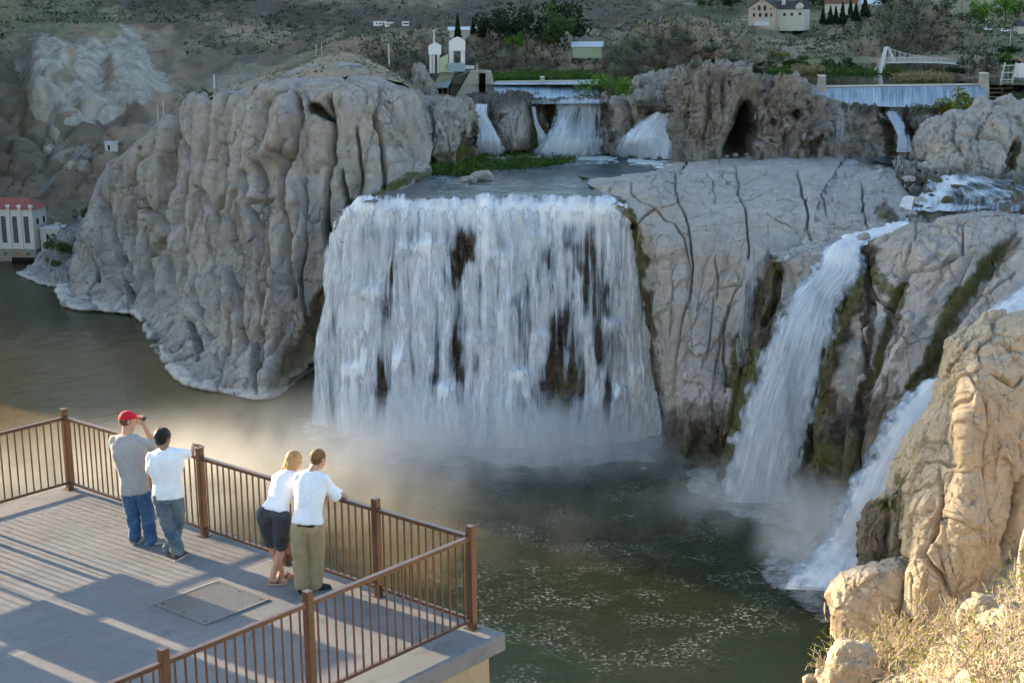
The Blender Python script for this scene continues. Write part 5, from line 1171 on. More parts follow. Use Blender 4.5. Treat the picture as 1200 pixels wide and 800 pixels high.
bake(mb,'hair',cloth('blonde_hair',(.36,.20,.075),.35,.5,False,(.50,.32,.14),60),p.root,.007,1,.006,33,34,(1,1,.15))
# --- man in khaki trousers
Y=16.70; root=mkroot(5.57,-.42)
J=J3(hL=PX(351,618,Y-.03),hR=PX(369,618,Y-.03),kL=PX(352,652,Y-.03),kR=PX(371,650,Y+.02),aL=PX(354,685,Y-.05),aR=PX(369,683,Y+.02),
 sL=PX(350,558,Y+.16),sR=PX(380,559,Y+.13),eL=Vector(dk(5.38,-.02,1.135)),wL=Vector(dk(5.66,.04,1.12)),eR=Vector(dk(5.73,-.07,1.125)),wR=Vector(dk(5.60,-.03,1.10)),head=PX(373,536,Y+.24))
p=Person('short haired man in white long sleeved shirt and khaki trousers leaning on the railing',root,J,nv,(.6,.78,-.2),M['skinA'],.98,False,(.05,.15,1))
mb=MB(); p.torso(mb,-.012); p.head(mb); p.arm(mb,'L'); p.arm(mb,'R'); p.hand(mb,p.J['wL'],DVr,(0,0,-1),.5,-1); p.hand(mb,p.J['wR'],-DVr*.4-NVf*.2+Vector((0,0,-.4)),(0,.2,-1),.9,1)
for sd in 'LR': p.leg(mb,sd,[.078,.07,.052,.048,.036])
bake(mb,'body',M['skinA'],p.root,.0065,2)
mb=MB(); p.torso(mb,.022,.06,1.0); p.arm(mb,'L',inf=.02); p.arm(mb,'R',inf=.02)
bake(mb,'shirt',cloth('white_knit',(.76,.76,.80),.04),p.root,.010,3,.019,41,5,(1,1,.5))
mb=MB(); p.torso(mb,.0,-.1,.17)
for sd in 'LR': p.leg(mb,sd,[.100,.098,.088,.086,.084])
bake(mb,'trousers',cloth('khaki_cotton',(.31,.235,.135),.1),p.root,.010,2,.022,42,6,(1,1,.7))
mb=MB(); sp=(p.chest-p.pel); up=sp.normalized(); x=(p.hr-up*p.hr.dot(up)).normalized(); y=up.cross(x); c=p.pel+sp*.045
hw=(p.J['hR']-p.J['hL']).length/2
ring_loft(mb,[(c-up*.015,x*(hw+.085),y*.128),(c+up*.018,x*(hw+.085),y*.128)],28); mb.build('belt',simple('dark_brown_belt',(.04,.02,.012),.5),p.root,True)
for sd,t_ in (('L',(.2,.95)),('R',(.97,.2))): p.shoe(sd,simple('black_shoe',(.015,.014,.014),.45),simple('black_sole',(.02,.02,.02),.7),t_)
h,u,f,r=p.hax
mb=MB(); blob(mb,h+u*.036-f*.010,r*.085,f*.104,u*.098); blob(mb,h-u*.01-f*.04,r*.070,f*.058,u*.065)
bake(mb,'hair',cloth('short_light_brown_hair',(.15,.085,.035),.35,.6,False),p.root,.007,1,.004,43,26)
# ---------------------------------------------------------------- far things: where they stand
ALLP=np.concatenate([HP]+[g.reshape(-1,3) for g in MND]); AU,AV=proj(ALLP)
def gnd(u,v,y0=0,y1=1e9):
    d=(AU-u)**2+(AV-v)**2+np.where((ALLP[:,1]<y0)|(ALLP[:,1]>y1),1e6,0); m=d<d.min()+4
    i=np.where(m)[0]; return ALLP[i[np.argmin(ALLP[i,1])]].copy()
def pxm(P): return P[1]/F_PX
wallw=simple('off_white_render',(.50,.47,.42),.85); conc=simple('weathered_dam_concrete',(.30,.27,.23),.9,0,.2,.3,.3,.1); concd=simple('dark_concrete',(.09,.08,.07),.9)  # concd is a darker concrete tone
white=simple('white_paint',(.6,.6,.6),.6); glass=simple('dark_window_glass',(.03,.035,.045),.12,0,.1,3,spec=.6); roofr=simple('faded_red_tile',(.27,.085,.07),.85,0,.15,1.5); roofd=simple('dark_shingle',(.05,.04,.045),.85,0,.2,2); roofw=simple('pale_metal_roof',(.48,.52,.56),.5)
pink=simple('pink_brick',(.47,.36,.29),.9,0,.15,3); cream=simple('cream_siding',(.52,.48,.41),.85); wood=simple('grey_weathered_pole',(.16,.14,.125),.9); palew=simple('pale_painted_steel',(.48,.47,.44),.6); stone=simple('stone_base',(.22,.19,.155),.9,0,.2,.6,.3,.1); greenp=simple('pale_green_panel',(.36,.40,.26),.8); bluep=simple('blue_grey_panel',(.24,.30,.33),.7); black=simple('dark_opening',(.008,.008,.008),.9); asph=simple('grey_asphalt',(.09,.09,.09),.95)
def root_at(name,p,rz,label,cat,group=None): r=empty(name,p,rz); return tag(r,label,cat,group)
# ---- power station
P0=np.array(onz(43,305,None and 0 or .5)); s=pxm(P0)
pr=root_at('power_station',P0,-.16,'white power station with red tiled hip roof at the water below the left cliff','building')
W_,D_,H0,H1=34,13,5.2,23.5
MB().box(-W_,0,0,D_,H0,H1).build('wall',wallw,pr); MB().box(-W_-.3,.3,-.3,D_+.3,-1,H0-.003).build('stone_base',stone,pr)
rf=MB(); z=H1; rf.add([(-W_-.6,-.6,z+.01),(.6,-.6,z+.01),(.6,D_+.6,z+.01),(-W_-.6,D_+.6,z+.01),(-W_+5,D_/2,z+4.6),(-5,D_/2,z+4.6)],[(0,1,5,4),(1,2,5),(2,3,4,5),(3,0,4),(0,3,2,1)]); rf.build('roof',roofr,pr)
for i in range(6):
    x=-3.6-i*5.6; f_=MB().box(x-1.15,x+1.15,-.06,.2,8,20.3).build('window',glass,pr); b=MB()
    for k in range(1,3): b.box(x-1.15+k*.77-.05,x-1.15+k*.77+.05,-.1,-.061,8,20.3)
    for k in range(1,9): b.box(x-1.15,x+1.15,-.13,-.101,8+k*1.37-.05,8+k*1.37+.05)
    b.build('glazing_bars',wood,f_)
for i in range(7):
    x=-.8-i*5.6; q=MB().box(x-.7,x+.7,-.45,.1,H0,H1+1.2).build('pilaster',wallw,pr); MB().box(x-.95,x+.95,-.7,.5,H1+1.2,H1+2.1).build('finial',white,q)
for y in (4,10.5): MB().box(-.2,.08,y-1,y+1,16,19).build('window',glass,pr)
for i in range(5): MB().box(-4.5-i*5.6,-2.9-i*5.6,-.4,-.2,2.4,3.6).build('grille',simple('orange_grille',(.32,.1,.04),.8) if i==1 else concd,pr)
MB().box(-12,-.8,-.5,.4,-.9,1.3).build('tailrace_arch',black,pr)
ax=root_at('annex_building',P0+np.array([.8,1.5,0]),-.16,'low pale annex with a flat light roof and arched windows beside the power station','building')
MB().box(.4,19,2,12,0,14).build('wall',cream,ax); MB().box(.2,19.6,1.4,12.4,14,14.6).build('roof',roofw,ax)
for x in (4,7.4,11.5,15.5):
    for z0,h_ in ((4.5,3.),(9.5,1.6)):
        m=MB().box(x-.7,x+.7,1.93,2.05,z0,z0+h_); m.tube([(x,1.92,z0+h_),(x,2.05,z0+h_)],.7,16); m.build('window',glass,ax)
pc=MB().box(11.5,19.5,-3,2,9.6,10.2).build('porch_roof',roofd,ax)
for x in (12,19): MB().box(x-.25,x+.25,-2.8,-2.3,0,9.6).build('porch_post',cream,pc)
MB().box(7,9,4,6,14.6,16.5).build('roof_vent',palew,ax)
rk=MB()
for x0,y0,x1,y1 in ((1,3,9,3),(1,3,1,10),(9,3,9,10),(1,10,9,10)): rk.tube([(x0,y0,15.6),(x1,y1,15.6)],.08,5); rk.tube([(x0,y0,14.6),(x0,y0,15.6)],.08,5)
rk.build('roof_railing',wood,ax)
# stairs & walkway up the hillside, hut
def stair(label,a,b,w=1.5,n=14,mat=simple('galvanised_stair',(.24,.26,.27),.6,.2)):
    a=np.array(a);b=np.array(b); r=root_at('stairway',a,0,label,'stairs'); d=b-a; m=MB(); 
    for s_ in (-1,1):
        o=np.array([s_*w/2,0,0]); m2=MB(); m2.bar(o,d+o,.3,.5); m2.build('stringer',mat,r); h=MB(); h.bar(o+[0,0,1.5],d+o+[0,0,1.5],.14)
        for k in range(0,n+1,2): h.bar(o+d*k/n,o+d*k/n+[0,0,1.5],.12)
        h.build('handrail',mat,r)
    for k in range(n): p=d*(k+.5)/n; m.box(p[0]-w/2+.16,p[0]+w/2-.16,p[1]-.4,p[1]+.4,p[2]-.05,p[2]+.1)
    m.build('treads',mat,r); return r
stair('pale metal stairway climbing the hillside above the red roofed power station',gnd(46,232)+[0,-2,1],gnd(66,211)+[0,-2,2.5])
stair('pale metal stairway higher up, ending beside the small hut',gnd(87,190)+[0,-2,1],gnd(104,174)+[0,-2,2.5])
p=gnd(131,174); hr=root_at('hut',p,.2,'tiny pale hut with a flat roof on the slope above the stairs','hut'); MB().box(-3,3,-2,2,-1,3.6).build('wall',cream,hr); MB().box(-3.3,3.3,-2.3,2.3,3.6,4).build('roof',roofw,hr); MB().box(-1.6,-.6,-2.05,-2,0,2.4).build('door',black,hr)
# ---- dam intake works
def prism_px(pts,Y,th,off=0):
    P=[at(u,v,Y)+np.array([0,off,0]) for u,v in pts]; return P
DY=560; ORG=at(545,118,DY)
ir=root_at('dam_gate_house',ORG,0,'concrete gate works with two small white towers beside the left weir','dam')
def ip(name,pts,mat,th=8,dy=0,par=None,Yr=DY): 
    P=[at(u,v,Yr+dy)-ORG for u,v in pts]; return MB().prism([tuple(q) for q in P],(0,th,0)).build(name,mat,par or ir)
ip('buttress',[(534,113),(551,84.5),(560,84),(562,122),(536,122)],conc,14)
ip('wall',[(569,122),(569,84.5),(575,84.5),(579,102),(588,117),(588,122)],conc,14)
ip('gate_slot',[(562,122),(562,86),(569,86),(569,122)],black,5,4)
ip('gate_lintel',[(560.5,85.8),(560.5,83.4),(570.5,83.4),(570.5,85.8)],conc,10,-.5)
ip('low_opening',[(553.5,114),(553.5,118),(560,118),(560,114)],black,.4,-.41)
ip('wing_wall',[(527,112),(530,92),(551,84),(534,113)],concd,10,3)
ip('wall',[(505,113),(510,96),(517,85),(531,85),(526,113)],conc,12,5)
a=ip('lean_to_roof',[(508,103),(510.5,98.5),(529,94),(525,103)],bluep,3,0); ip('opening',[(511,104),(511,110),(518,110),(518,104)],black,.3,4.6); ip('opening',[(519.5,104),(519.5,110),(524,110),(524,104)],black,.3,4.6)
ip('panel_wall',[(514,84.5),(514,69),(525,64),(525,84.5)],greenp,6,1); ip('railing_panel',[(525,84),(525,74),(545,74),(545,84)],bluep,1,0)
def towerhouse(u0,u1,vt,ve,vb,vl,legs,mast=None,label=''):
    P=[at(u,v,DY+2)-ORG for u,v in ((u0,vb),(u0,ve),((u0+u1)/2,vt),(u1,ve),(u1,vb))]; h=MB().prism([tuple(q) for q in P],(0,5,0)).build('tower_house',white,ir)
    for u in legs:
        a=at(u,vb,DY+3)-ORG; b=at(u,vl,DY+3)-ORG; MB().bar(a,b,.7).build('tower_leg',white,h)
        MB().bar(a+[0,3,0],b+[0,3,0],.7).build('tower_leg',white,h)
    if mast: MB().tube([at(mast[0],mast[2],DY+4)-ORG,at(mast[0],mast[1],DY+4)-ORG],.28,8).build('mast',palew,h)
towerhouse(502,516.5,50,54,64.5,86,(504.5,508,513.5),(508.5,35,52)); towerhouse(526,545,43.5,48.5,60,75,(527.5,530,541,543.5),None)
ip('deck_rail',[(545,81),(545,77),(556,77),(556,81)],palew,.3,1); MB().tube([at(559,84,DY)-ORG,at(559,74,DY)-ORG],.15,6).build('mast',palew,ir)
# ---- crests and piers
def dam(label,crest,h,thk,zt):
    a,b=[np.array(K(*c)) for c in crest]; a[2]=b[2]=zt; r=root_at('weir',a,math.atan2(b[1]-a[1],b[0]-a[0]),label,'weir'); L=np.hypot(*(b-a)[:2])
    MB().box(0,L,.9,thk,-h,-.15).build('weir_body',conc,r); MB().box(0,L,2.2,2.9,.3,.85).build('crest_beam',palew,r)
    for k in range(0,int(L),6): MB().box(k+.2,k+.6,2.3,2.8,-.15,.3).build('crest_stub',conc,r)
    return r
dam('low concrete weir left of the green willow, water sliding over it',((580,97.5,None,84.9),(702,96,None,84.9)),5,5,84.7)
dam('long concrete weir at right, under the footbridge',((928,103.5,505),(1157,101.5,505)),8,5,at(1040,102.5,505)[2]-.1)
def pier(u,v0,v1,w,Y,label,slope=.25):
    p=at(u,v1,Y); s=pxm(p); H_=(v1-v0)*s; r=root_at('pier',p,0,label,'pier'); m=MB(); a=w*s/2
    m.add([(-a*1.15,-2.5,-3),(a*1.15,-2.5,-3),(a*1.15,3,-3),(-a*1.15,3,-3),(-a*.8,-1,H_),(a*.8,-1,H_),(a*.8,3,H_),(-a*.8,3,H_)],[(0,3,2,1),(4,5,6,7),(0,1,5,4),(1,2,6,5),(2,3,7,6),(3,0,4,7)]); m.build('pier_block',conc,r); MB().box(-a*.9,a*.9,-1.2,3.2,H_+.003,H_+.3).build('pier_cap',palew,r)
pier(963,90,112,8,503,'small pale concrete pier standing on the right weir'); pier(1153,87,104,8,505,'concrete abutment pier at the right end of the weir')
pier(1034,76,84,6,640,'bridge pier under the white tower'); pier(635.5,91,95,6,566,'little pale block on the left weir crest')
# ---- footbridge
BY=600; a=at(1036,73.5,BY); b=at(1158,79,BY-15); br=root_at('footbridge',a,0,'slender white footbridge with one cable tower over the reservoir','bridge')
A_=[]; 
for k in range(21):
    t_=k/20; q=a+(b-a)*t_; q[2]+=1.0*math.sin(t_*PI); A_.append(q-a)
m=MB()
for k in range(20): m.bar(A_[k],A_[k+1],2.4,.7)
m.build('bridge_deck',palew,br)
for s_ in (-1,1):
    m=MB()
    for k in range(20): m.bar(A_[k]+[0,s_*1.2,1.6],A_[k+1]+[0,s_*1.2,1.6],.16); m.bar(A_[k]+[0,s_*1.2,.9],A_[k+1]+[0,s_*1.2,.9],.1); m.bar(A_[k]+[0,s_*1.2,.35],A_[k]+[0,s_*1.2,1.6],.16)
    m.build('handrail',palew,br)
T=np.array([1.2,0,5.8])
tw=MB()
for s_ in (-1,1): tw.bar((-1.5,s_*1.6,-4),(.4,s_*1.2,T[2]),.7); tw.bar((4,s_*1.6,0),(1.6,s_*1.2,T[2]),.5)
tw.bar((1,-1.6,T[2]),(1,1.6,T[2]),.6); tw.build('bridge_tower',white,br)
for s_ in (-1,1):
    c=MB(); L=[]
    for k in range(11):
        t_=k/10; q=A_[k]+np.array([0,s_*1.2,0]); q=q+np.array([0,0,1.6+(T[2]-1.4)*(1-t_)**1.8]); L.append(q)
    L[0]=T+[0,s_*1.2,0]; c.tube(L,.12,5); c.tube([L[0],np.array([-3.5,s_*1.4,-3.])],.12,5); c.build('cable',palew,br)
    for k in range(1,10): MB().bar(A_[k]+[0,s_*1.2,1.5],L[k],.18).build('hanger',palew,br)
p=at(1195,90,540); rr=root_at('gate_platform',p,0,'small steel gantry and white cabin at the right edge above the weir','gantry')
MB().box(-1,8,-2,3,-.2,4.5).build('cabin',white,rr)
m=MB()
for x in (-7,-3): m.bar((x,0,-4),(x+1.5,0,5),.45)
for z in (-1,1.5,4): m.bar((-6.6,0,z),(-2,0,z),.3)
m.build('ladder_frame',palew,rr); m=MB()
for z in (-4,-5.5,-7): m.bar((-16,0,z),(-2,0,z),.4)
for x in (-16,-11,-6,-2): m.bar((x,0,-8.5),(x,0,-3.6),.35)
m.build('timber_crib',palew,rr)
# ---- houses
def house(label,u,v,w,d,h,rh,rz,wm,rm,name='house',gable_front=True,extra=None,win=()):
    p=gnd(u,v,560); r=root_at(name,p,rz,label,'house' if name=='house' else name); MB().box(0,w,0,d,-3,h).build('wall',wm,r)
    g=MB(); o=.5
    if gable_front: g.add([(-o,-o,h),(w+o,-o,h),(w/2,-o,h+rh),(-o,d+o,h),(w+o,d+o,h),(w/2,d+o,h+rh)],[(0,2,5,3),(2,1,4,5),(0,3,4,1)]); gg=MB().prism([(0,.0,h),(w,.0,h),(w/2,.0,h+rh-.35)],(0,d,0)).build('gable',wm,r); gg.scale=(1,1,1)
    else: g.add([(-o,-o,h),(w+o,-o,h),(w+o,d+o,h),(-o,d+o,h),(-o,d/2,h+rh),(w+o,d/2,h+rh)],[(0,1,5,4),(2,3,4,5),(1,2,5),(3,0,4),(0,3,2,1)])
    ro=g.build('roof',rm,r); sol=ro.modifiers.new('s','SOLIDIFY'); sol.thickness=.25; sol.offset=1
    for x,z,ww,hh,arch in win:
        m=MB().box(x-ww/2,x+ww/2,-.08,.05,z,z+hh)
        if arch: m.tube([(x,-.08,z+hh),(x,.05,z+hh)],ww/2,14)
        f_=m.build('window',glass,r); MB().box(x-ww/2-.2,x+ww/2+.2,-.2,-.081,z-.25,z-.02).build('sill',white,f_)
    return r,p
r,p=house('large pinkish house with steep dark roof and two white garage doors on the hill',877,29,15,18,9.5,5.2,-.42,pink,roofd,win=[(3.2,4.6,1.3,2,0),(6.6,4.6,1.6,2,0),(10,4.6,1.6,2,0),(12.8,4.6,1,2,0),(6,7.9,1.5,2.2,1),(9.2,7.9,1.5,2.2,1),(3,8.2,.8,1,0),(12.5,8.2,.8,1,0),(7.6,12.2,.7,.7,1)])
for x in (5.5,9.8): 
    g=MB().box(x-1.9,x+1.9,-.1,.05,0,3).build('garage_door',white,r); m=MB()
    for k in range(4): m.box(x-1.6+k*.85,x-1+k*.85,-.13,-.101,2.2,2.6)
    m.build('door_panes',glass,g)
MB().box(-.05,0,.0,0.,0,0) if 0 else None
MB().box(15.003,30,5,17.5,-3,8.5).build('side_wing',cream,r)
g=MB(); g.add([(14.9,4.5,8.5),(30.5,4.5,8.5),(30.5,18,8.5),(14.9,18,8.5),(10,11.2,13),(30.5,11.2,13)],[(0,1,5,4),(2,3,4,5),(1,2,5)]); g.build('side_roof',roofd,r)
for x,z in ((19,5),(23,5),(27.5,5.2)): MB().box(x-.8,x+.8,4.9,5.05,z,z+1.6).build('window',glass,r)
MB().box(16.5,18.2,8,9.6,8,14.6).build('chimney',cream,r); MB().prism([(25,4.8,8.6),(29,4.8,8.6),(29,4.8,10.4),(27,4.8,12),(25,4.8,10.4)],(0,4,0)).build('dormer',cream,r)
MB().box(-5,-.01,2,8,3,3.3).build('balcony',palew,r)
house('distant house with a reddish brown roof behind dark conifers',968,13,22,10,5,4,-.35,cream,simple('brown_tile',(.16,.075,.05),.9),gable_front=False)
house('small white roofed house beside the dark conifers on the hill crest',1012,16,11,8,4,2.5,.35,cream,roofw,gable_front=False)
house('white roofed shed with pale green walls in front of the dark trees',672,62,13,8,1.9,2.0,-.15,greenp,roofw,gable_front=False)
house('low house half hidden by trees behind the dark conifer grove',528,42,16,8,2.6,1.2,0,cream,roofw,gable_front=False)
house('pale house corner at the right edge above the parked cars',1192,38,12,8,4,2,0,cream,roofd,gable_front=False)
def trailer(u,v,L,label):
    p=gnd(u,v,700); r=root_at('trailer',p,0,label,'trailer','white trailers parked on the far slope'); MB().box(0,L,0,2.6,.7,3.4).build('trailer_body',white,r,bevel=.08)
    for x in (.15,.85):
        for y in (.2,2.2): MB().tube([(L*x,y,.45),(L*x,y+.3,.45)],.45,12).build('wheel',black,r)
    for k in range(3): MB().box(L*(.2+k*.25),L*(.2+k*.25)+1,-.03,-.0,1.8,2.6).build('window',glass,r)
trailer(437,32,7.5,'leftmost white trailer of the row on the far left slope'); trailer(451,32,5.5,'white trailer in the middle of the row on the far slope'); trailer(470,32,4,'small white trailer standing apart, rightmost of the far row')
# ---- cars
def car(u,v,rz,col,label,suv=True,y0=600):
    p=gnd(u,v,y0); r=root_at('parked_car',p+[0,0,.1],rz,label,'car','cars parked on the far hillside'); bm_=simple('car_paint',col,.3,0,.05,3,spec=.6)
    H_=1.25 if suv else 1.0
    pr_=[(-2.3,0,.35),(2.35,0,.35),(2.4,0,.8),(2.2,0,1.0),(1.2,0,1.1),(-2.3,0,1.1),(-2.4,0,.7)]
    MB().prism([(x,-.92,z) for x,_,z in pr_],(0,1.84,0)).build('body',bm_,r,bevel=.06)
    cb=[(1.1,1.1),(.45,1.75 if suv else 1.5),(-1.9 if suv else -1.3,1.78 if suv else 1.5),(-2.25 if suv else -2.0,1.1)]
    c=MB().prism([(x,-.78,z) for x,z in cb],(0,1.56,0)).build('cabin',bm_,r,bevel=.06)
    MB().prism([(x*.9-.05,-.8,z*.97+.05) for x,z in cb],(0,1.6,0)).build('window',glass,c)
    for x in (-1.45,1.5):
        for y in (-.95,.73): w_=MB().tube([(x,y,.36),(x,y+.22,.36)],.36,16).build('wheel',black,r); MB().tube([(x,y-.01 if y<0 else y+.23,.36),(x,y-.02 if y<0 else y+.24,.36)],.2,10).build('rim',palew,w_)
    for y in (-.7,.7): MB().box(2.3,2.42,y-.15,y+.15,.7,.88).build('headlight',white,r)
car(1159,35,.3,(.65,.65,.67),'white car parked on the far right hillside, left of the other white one'); car(1178,36,.1,(.6,.6,.6),'white car parked nearest the right edge on the far hillside'); car(882,37,.15,(.02,.09,.08),'dark green car in front of the two white garage doors'); car(938,28,.0,(.6,.62,.64),'small white vehicle at the right corner of the pinkish house')
# ---- poles and wires, substation
POLE=[]
def pole(u,vt,vb,label,arm=1,w=.16,mat=None,y0=500,light=False):
    p=gnd(u,vb,y0); s=pxm(p); H_=(vb-vt)*s*1.02; r=root_at('utility_pole',p,0,label,'pole','utility poles on the slopes'); MB().tube([(0,0,-.5),(0,0,H_)],[w*1.3,w],7).build('shaft',mat or wood,r)
    for k in range(arm): 
        a=MB().box(-1.4,1.4,-.1,.1,H_-.7-k*1.2,H_-.5-k*1.2).build('crossarm',mat or wood,r)
        for x in (-1.2,0,1.2): MB().tube([(x,0,H_-.49-k*1.2),(x,0,H_-.2-k*1.2)],.07,6).build('insulator',palew,a)
    POLE.append(p+[0,0,H_-.3]); return p+np.array([0,0,H_-.3])
w1=pole(454.5,53,83,'pale lone post on the slope left of the white towers',0,.28,palew); pole(570.5,20,44,'wooden pole between the dark trees behind the dam',1); pole(297,8,26,'tall pole at the top of the left slope, left of its neighbour',1); pole(305,0,22,'tall pole at the top of the left slope beside its twin',1); pole(314,2,26,'wooden pole on the upper slope right of the twin poles',1)
pole(279,66,80,'short pole with transformer above the left cliff',1,.2); pole(369,52,66,'short pale post on the crest of the left cliff, left of two',0,.25,palew); pole(377,50,66,'taller pale post on the crest of the left cliff, right of two',0,.2,palew)
pole(186,123,143,'pale post at the left cliff shoulder, left of a pair',0,.3,palew); pole(194,117,142,'pale post at the left cliff shoulder, right of a pair',0,.3,palew)
pole(723,2,20,'lattice pole at the top of the dark slope',1,.3); pole(748,0,15,'wooden pole on the ridge right of the lattice pole',2); pole(795,8,40,'wooden pole on the slope above the cave rock',2); pole(812,0,32,'wooden pole left of the big pinkish house',1); pole(828,2,30,'second wooden pole left of the pinkish house',1); pole(859,0,22,'wooden pole standing close to the pinkish house',1)
pole(1183,32,54,'pale pole on the right hillside below the parked cars',0,.2,palew); pole(1126,-4,14,'wooden pole above the dark mound at right',1); pole(1104,-5,14,'thin pole on the skyline above the mound',1); pole(519,12,34,'wooden pole left of the conifer grove',1)
def wire(a,b,sag=2,label='thin overhead wire'):
    a=np.array(a);b=np.array(b); pts=[]
    for k in range(17): t_=k/16; q=a+(b-a)*t_; q[2]-=sag*4*t_*(1-t_); pts.append(q-a)
    r=MB().tube(pts,.045,4); o=r.build('wire',wood,None); o.location=[float(c) for c in a]; tag(o,label,'wire','overhead wires across the far slopes'); return o
wire(POLE[1]+[0,0,0],POLE[12],3,'overhead wire crossing in front of the dark rimrock'); wire(POLE[1]+[1.2,0,-.1],POLE[12]+[1.2,0,-.1],3,'lower overhead wire crossing before the dark rimrock'); wire(w1,POLE[7],3,'overhead wire from the lone pale post to the cliff crest'); wire(POLE[19],POLE[1],1.5,'short overhead wire above the trailers and conifers')
sp=at(252,109,600); su=root_at('substation_frame',sp,0,'pale steel lattice frames of a small substation above the left cliff','substation')
m=MB()
for y in (0,8):
    for x in (0,6,12,18,24): m.bar((x,y,-4),(x,y,6.2-.0*x),.16)
    for z in (3,6): m.bar((0,y,z),(24,y,z),.16)
    for x in range(0,24,3): m.bar((x,y,3),(x+3,y,6),.08)
m.build('lattice_frame',simple('galvanised_steel',(.25,.30,.34),.5,.3),su); MB().bar((0,-.5,-5),(0,-.5,7.2),.6).build('end_post',palew,su)
for x in (5,11,19): MB().box(x-.8,x+.8,3,5,-4,0).build('transformer',palew,su)
# ---------------------------------------------------------------- plants
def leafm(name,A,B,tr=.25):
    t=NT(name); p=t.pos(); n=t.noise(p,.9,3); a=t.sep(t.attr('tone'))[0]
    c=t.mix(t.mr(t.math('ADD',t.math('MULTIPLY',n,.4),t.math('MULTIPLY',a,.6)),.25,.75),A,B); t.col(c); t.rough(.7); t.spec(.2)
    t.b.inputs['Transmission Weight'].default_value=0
    df=t.N('ShaderNodeBsdfTranslucent'); t.l.new(c,df.inputs[0]); ms=t.N('ShaderNodeMixShader'); ms.inputs[0].default_value=tr; t.l.new(t.b.outputs[0],ms.inputs[1]); t.l.new(df.outputs[0],ms.inputs[2]); t.l.new(ms.outputs[0],t.out.inputs[0]); return t.m
LF={'dim':leafm('dull_brush_leaves',(.045,.05,.028),(.09,.092,.055)),'dark':leafm('dark_conifer_needles',(.012,.022,.010),(.03,.05,.02)),'mid':leafm('mid_green_leaves',(.03,.055,.018),(.07,.115,.03)),'bright':leafm('spring_green_leaves',(.06,.13,.02),(.13,.24,.035)),'yellow':leafm('yellow_green_leaves',(.13,.15,.02),(.26,.26,.04)),'sage':leafm('sage_leaves',(.10,.115,.08),(.19,.20,.145)),'grass':leafm('bank_grass',(.03,.065,.008),(.075,.13,.018)),'reed':leafm('dry_reeds',(.16,.13,.06),(.28,.22,.11)),'brush':leafm('dry_brush_leaves',(.16,.20,.03),(.30,.34,.06))}
bark=simple('grey_brown_bark',(.10,.075,.055),.95,0,.2,3)
def quads(C,size,rg,flat=.0,elong=1.6):
    n=len(C); a=rg.normal(size=(n,3)); a/=np.linalg.norm(a,axis=1,keepdims=True); b=rg.normal(size=(n,3)); b[:,2]*=1-flat; b-=a*(a*b).sum(1,keepdims=True); b/=np.linalg.norm(b,axis=1,keepdims=True)+1e-9
    s=(size*(.6+.8*rg.random(n)))[:,None]; a=a*s*.5*elong; b=b*s*.5
    V=np.stack([C-a,C+b,C+a,C-b],1).reshape(-1,3); return V,np.arange(4*n).reshape(n,4)
def crown_points(kind,n,rg):
    if kind=='conifer':
        h=rg.random(n)**1.35; lay=np.floor(h*11)/11+.02; r=(1-h)*.24*(.55+.45*rg.random(n))*(1.15-.5*((h*11)%1)); a=rg.random(n)*2*PI; return np.stack([r*np.cos(a),r*np.sin(a),.08+.92*h],1)
    K_=16 if kind!='tuft' else 9
    c=rg.normal(size=(K_,3))*[.24,.24,.17]; c[:,2]=np.abs(c[:,2]) if kind=='tuft' else c[:,2]+.6; s_=.10+.10*rg.random(K_)
    if kind=='tuft': c[:,2]+=.15; c[:,:2]*=1.25
    i=rg.integers(0,K_,n); d=rg.normal(size=(n,3)); d/=np.linalg.norm(d,axis=1,keepdims=True); rr=(.55+.45*rg.random(n)**.5)[:,None]
    P=c[i]+d*s_[i][:,None]*rr*1.25; P[:,2]=np.maximum(P[:,2],.02); return P
PROT={}
def proto(kind,leaf,n,var,name):
    k=(kind,leaf,n,var)
    if k not in PROT:
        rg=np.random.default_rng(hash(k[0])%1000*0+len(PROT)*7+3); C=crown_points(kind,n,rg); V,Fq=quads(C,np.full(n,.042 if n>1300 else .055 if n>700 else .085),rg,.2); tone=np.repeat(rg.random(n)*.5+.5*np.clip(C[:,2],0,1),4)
        o=link_mesh('crown',V,Fq,LF[leaf],None,False,None,{'tone':tone}); me=o.data; bpy.data.objects.remove(o)
        m=MB(); top=.75 if kind!='conifer' else .95
        m.tube([(0,0,-.06),(.01,.0,.25),(.0,.01,top)],[.028,.02,.006],6)
        if kind!='conifer':
            for i in range(6):
                a=i*2.4; z=.15+.07*i if kind!='tuft' else .05; m.tube([(0,0,z),(.1*math.cos(a),.1*math.sin(a),z+.14),(.22*math.cos(a),.22*math.sin(a),z+.25)],[.012,.009,.004],5)
        o2=m.build('trunk',bark); tm=o2.data; bpy.data.objects.remove(o2); PROT[k]=(me,tm)
    return PROT[k]
_tc=[0]
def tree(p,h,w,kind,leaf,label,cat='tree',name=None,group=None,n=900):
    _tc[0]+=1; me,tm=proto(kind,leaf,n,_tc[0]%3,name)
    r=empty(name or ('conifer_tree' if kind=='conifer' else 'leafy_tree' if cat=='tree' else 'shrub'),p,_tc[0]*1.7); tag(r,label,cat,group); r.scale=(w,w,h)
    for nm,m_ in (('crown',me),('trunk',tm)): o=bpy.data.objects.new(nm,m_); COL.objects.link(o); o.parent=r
    return r
def treepx(u,vb,hpx,wpx,kind,leaf,label,cat='tree',Y=None,group=None,n=900,y0=500,name=None):
    p=at(u,vb,Y) if Y else gnd(u,vb,y0); s=pxm(p); k=.55 if kind!='conifer' else .48
    return tree(p,hpx*s,wpx*s/(2*k)*1.0,kind,leaf,label,cat,name,group,n)
G1='trees beyond the dam'
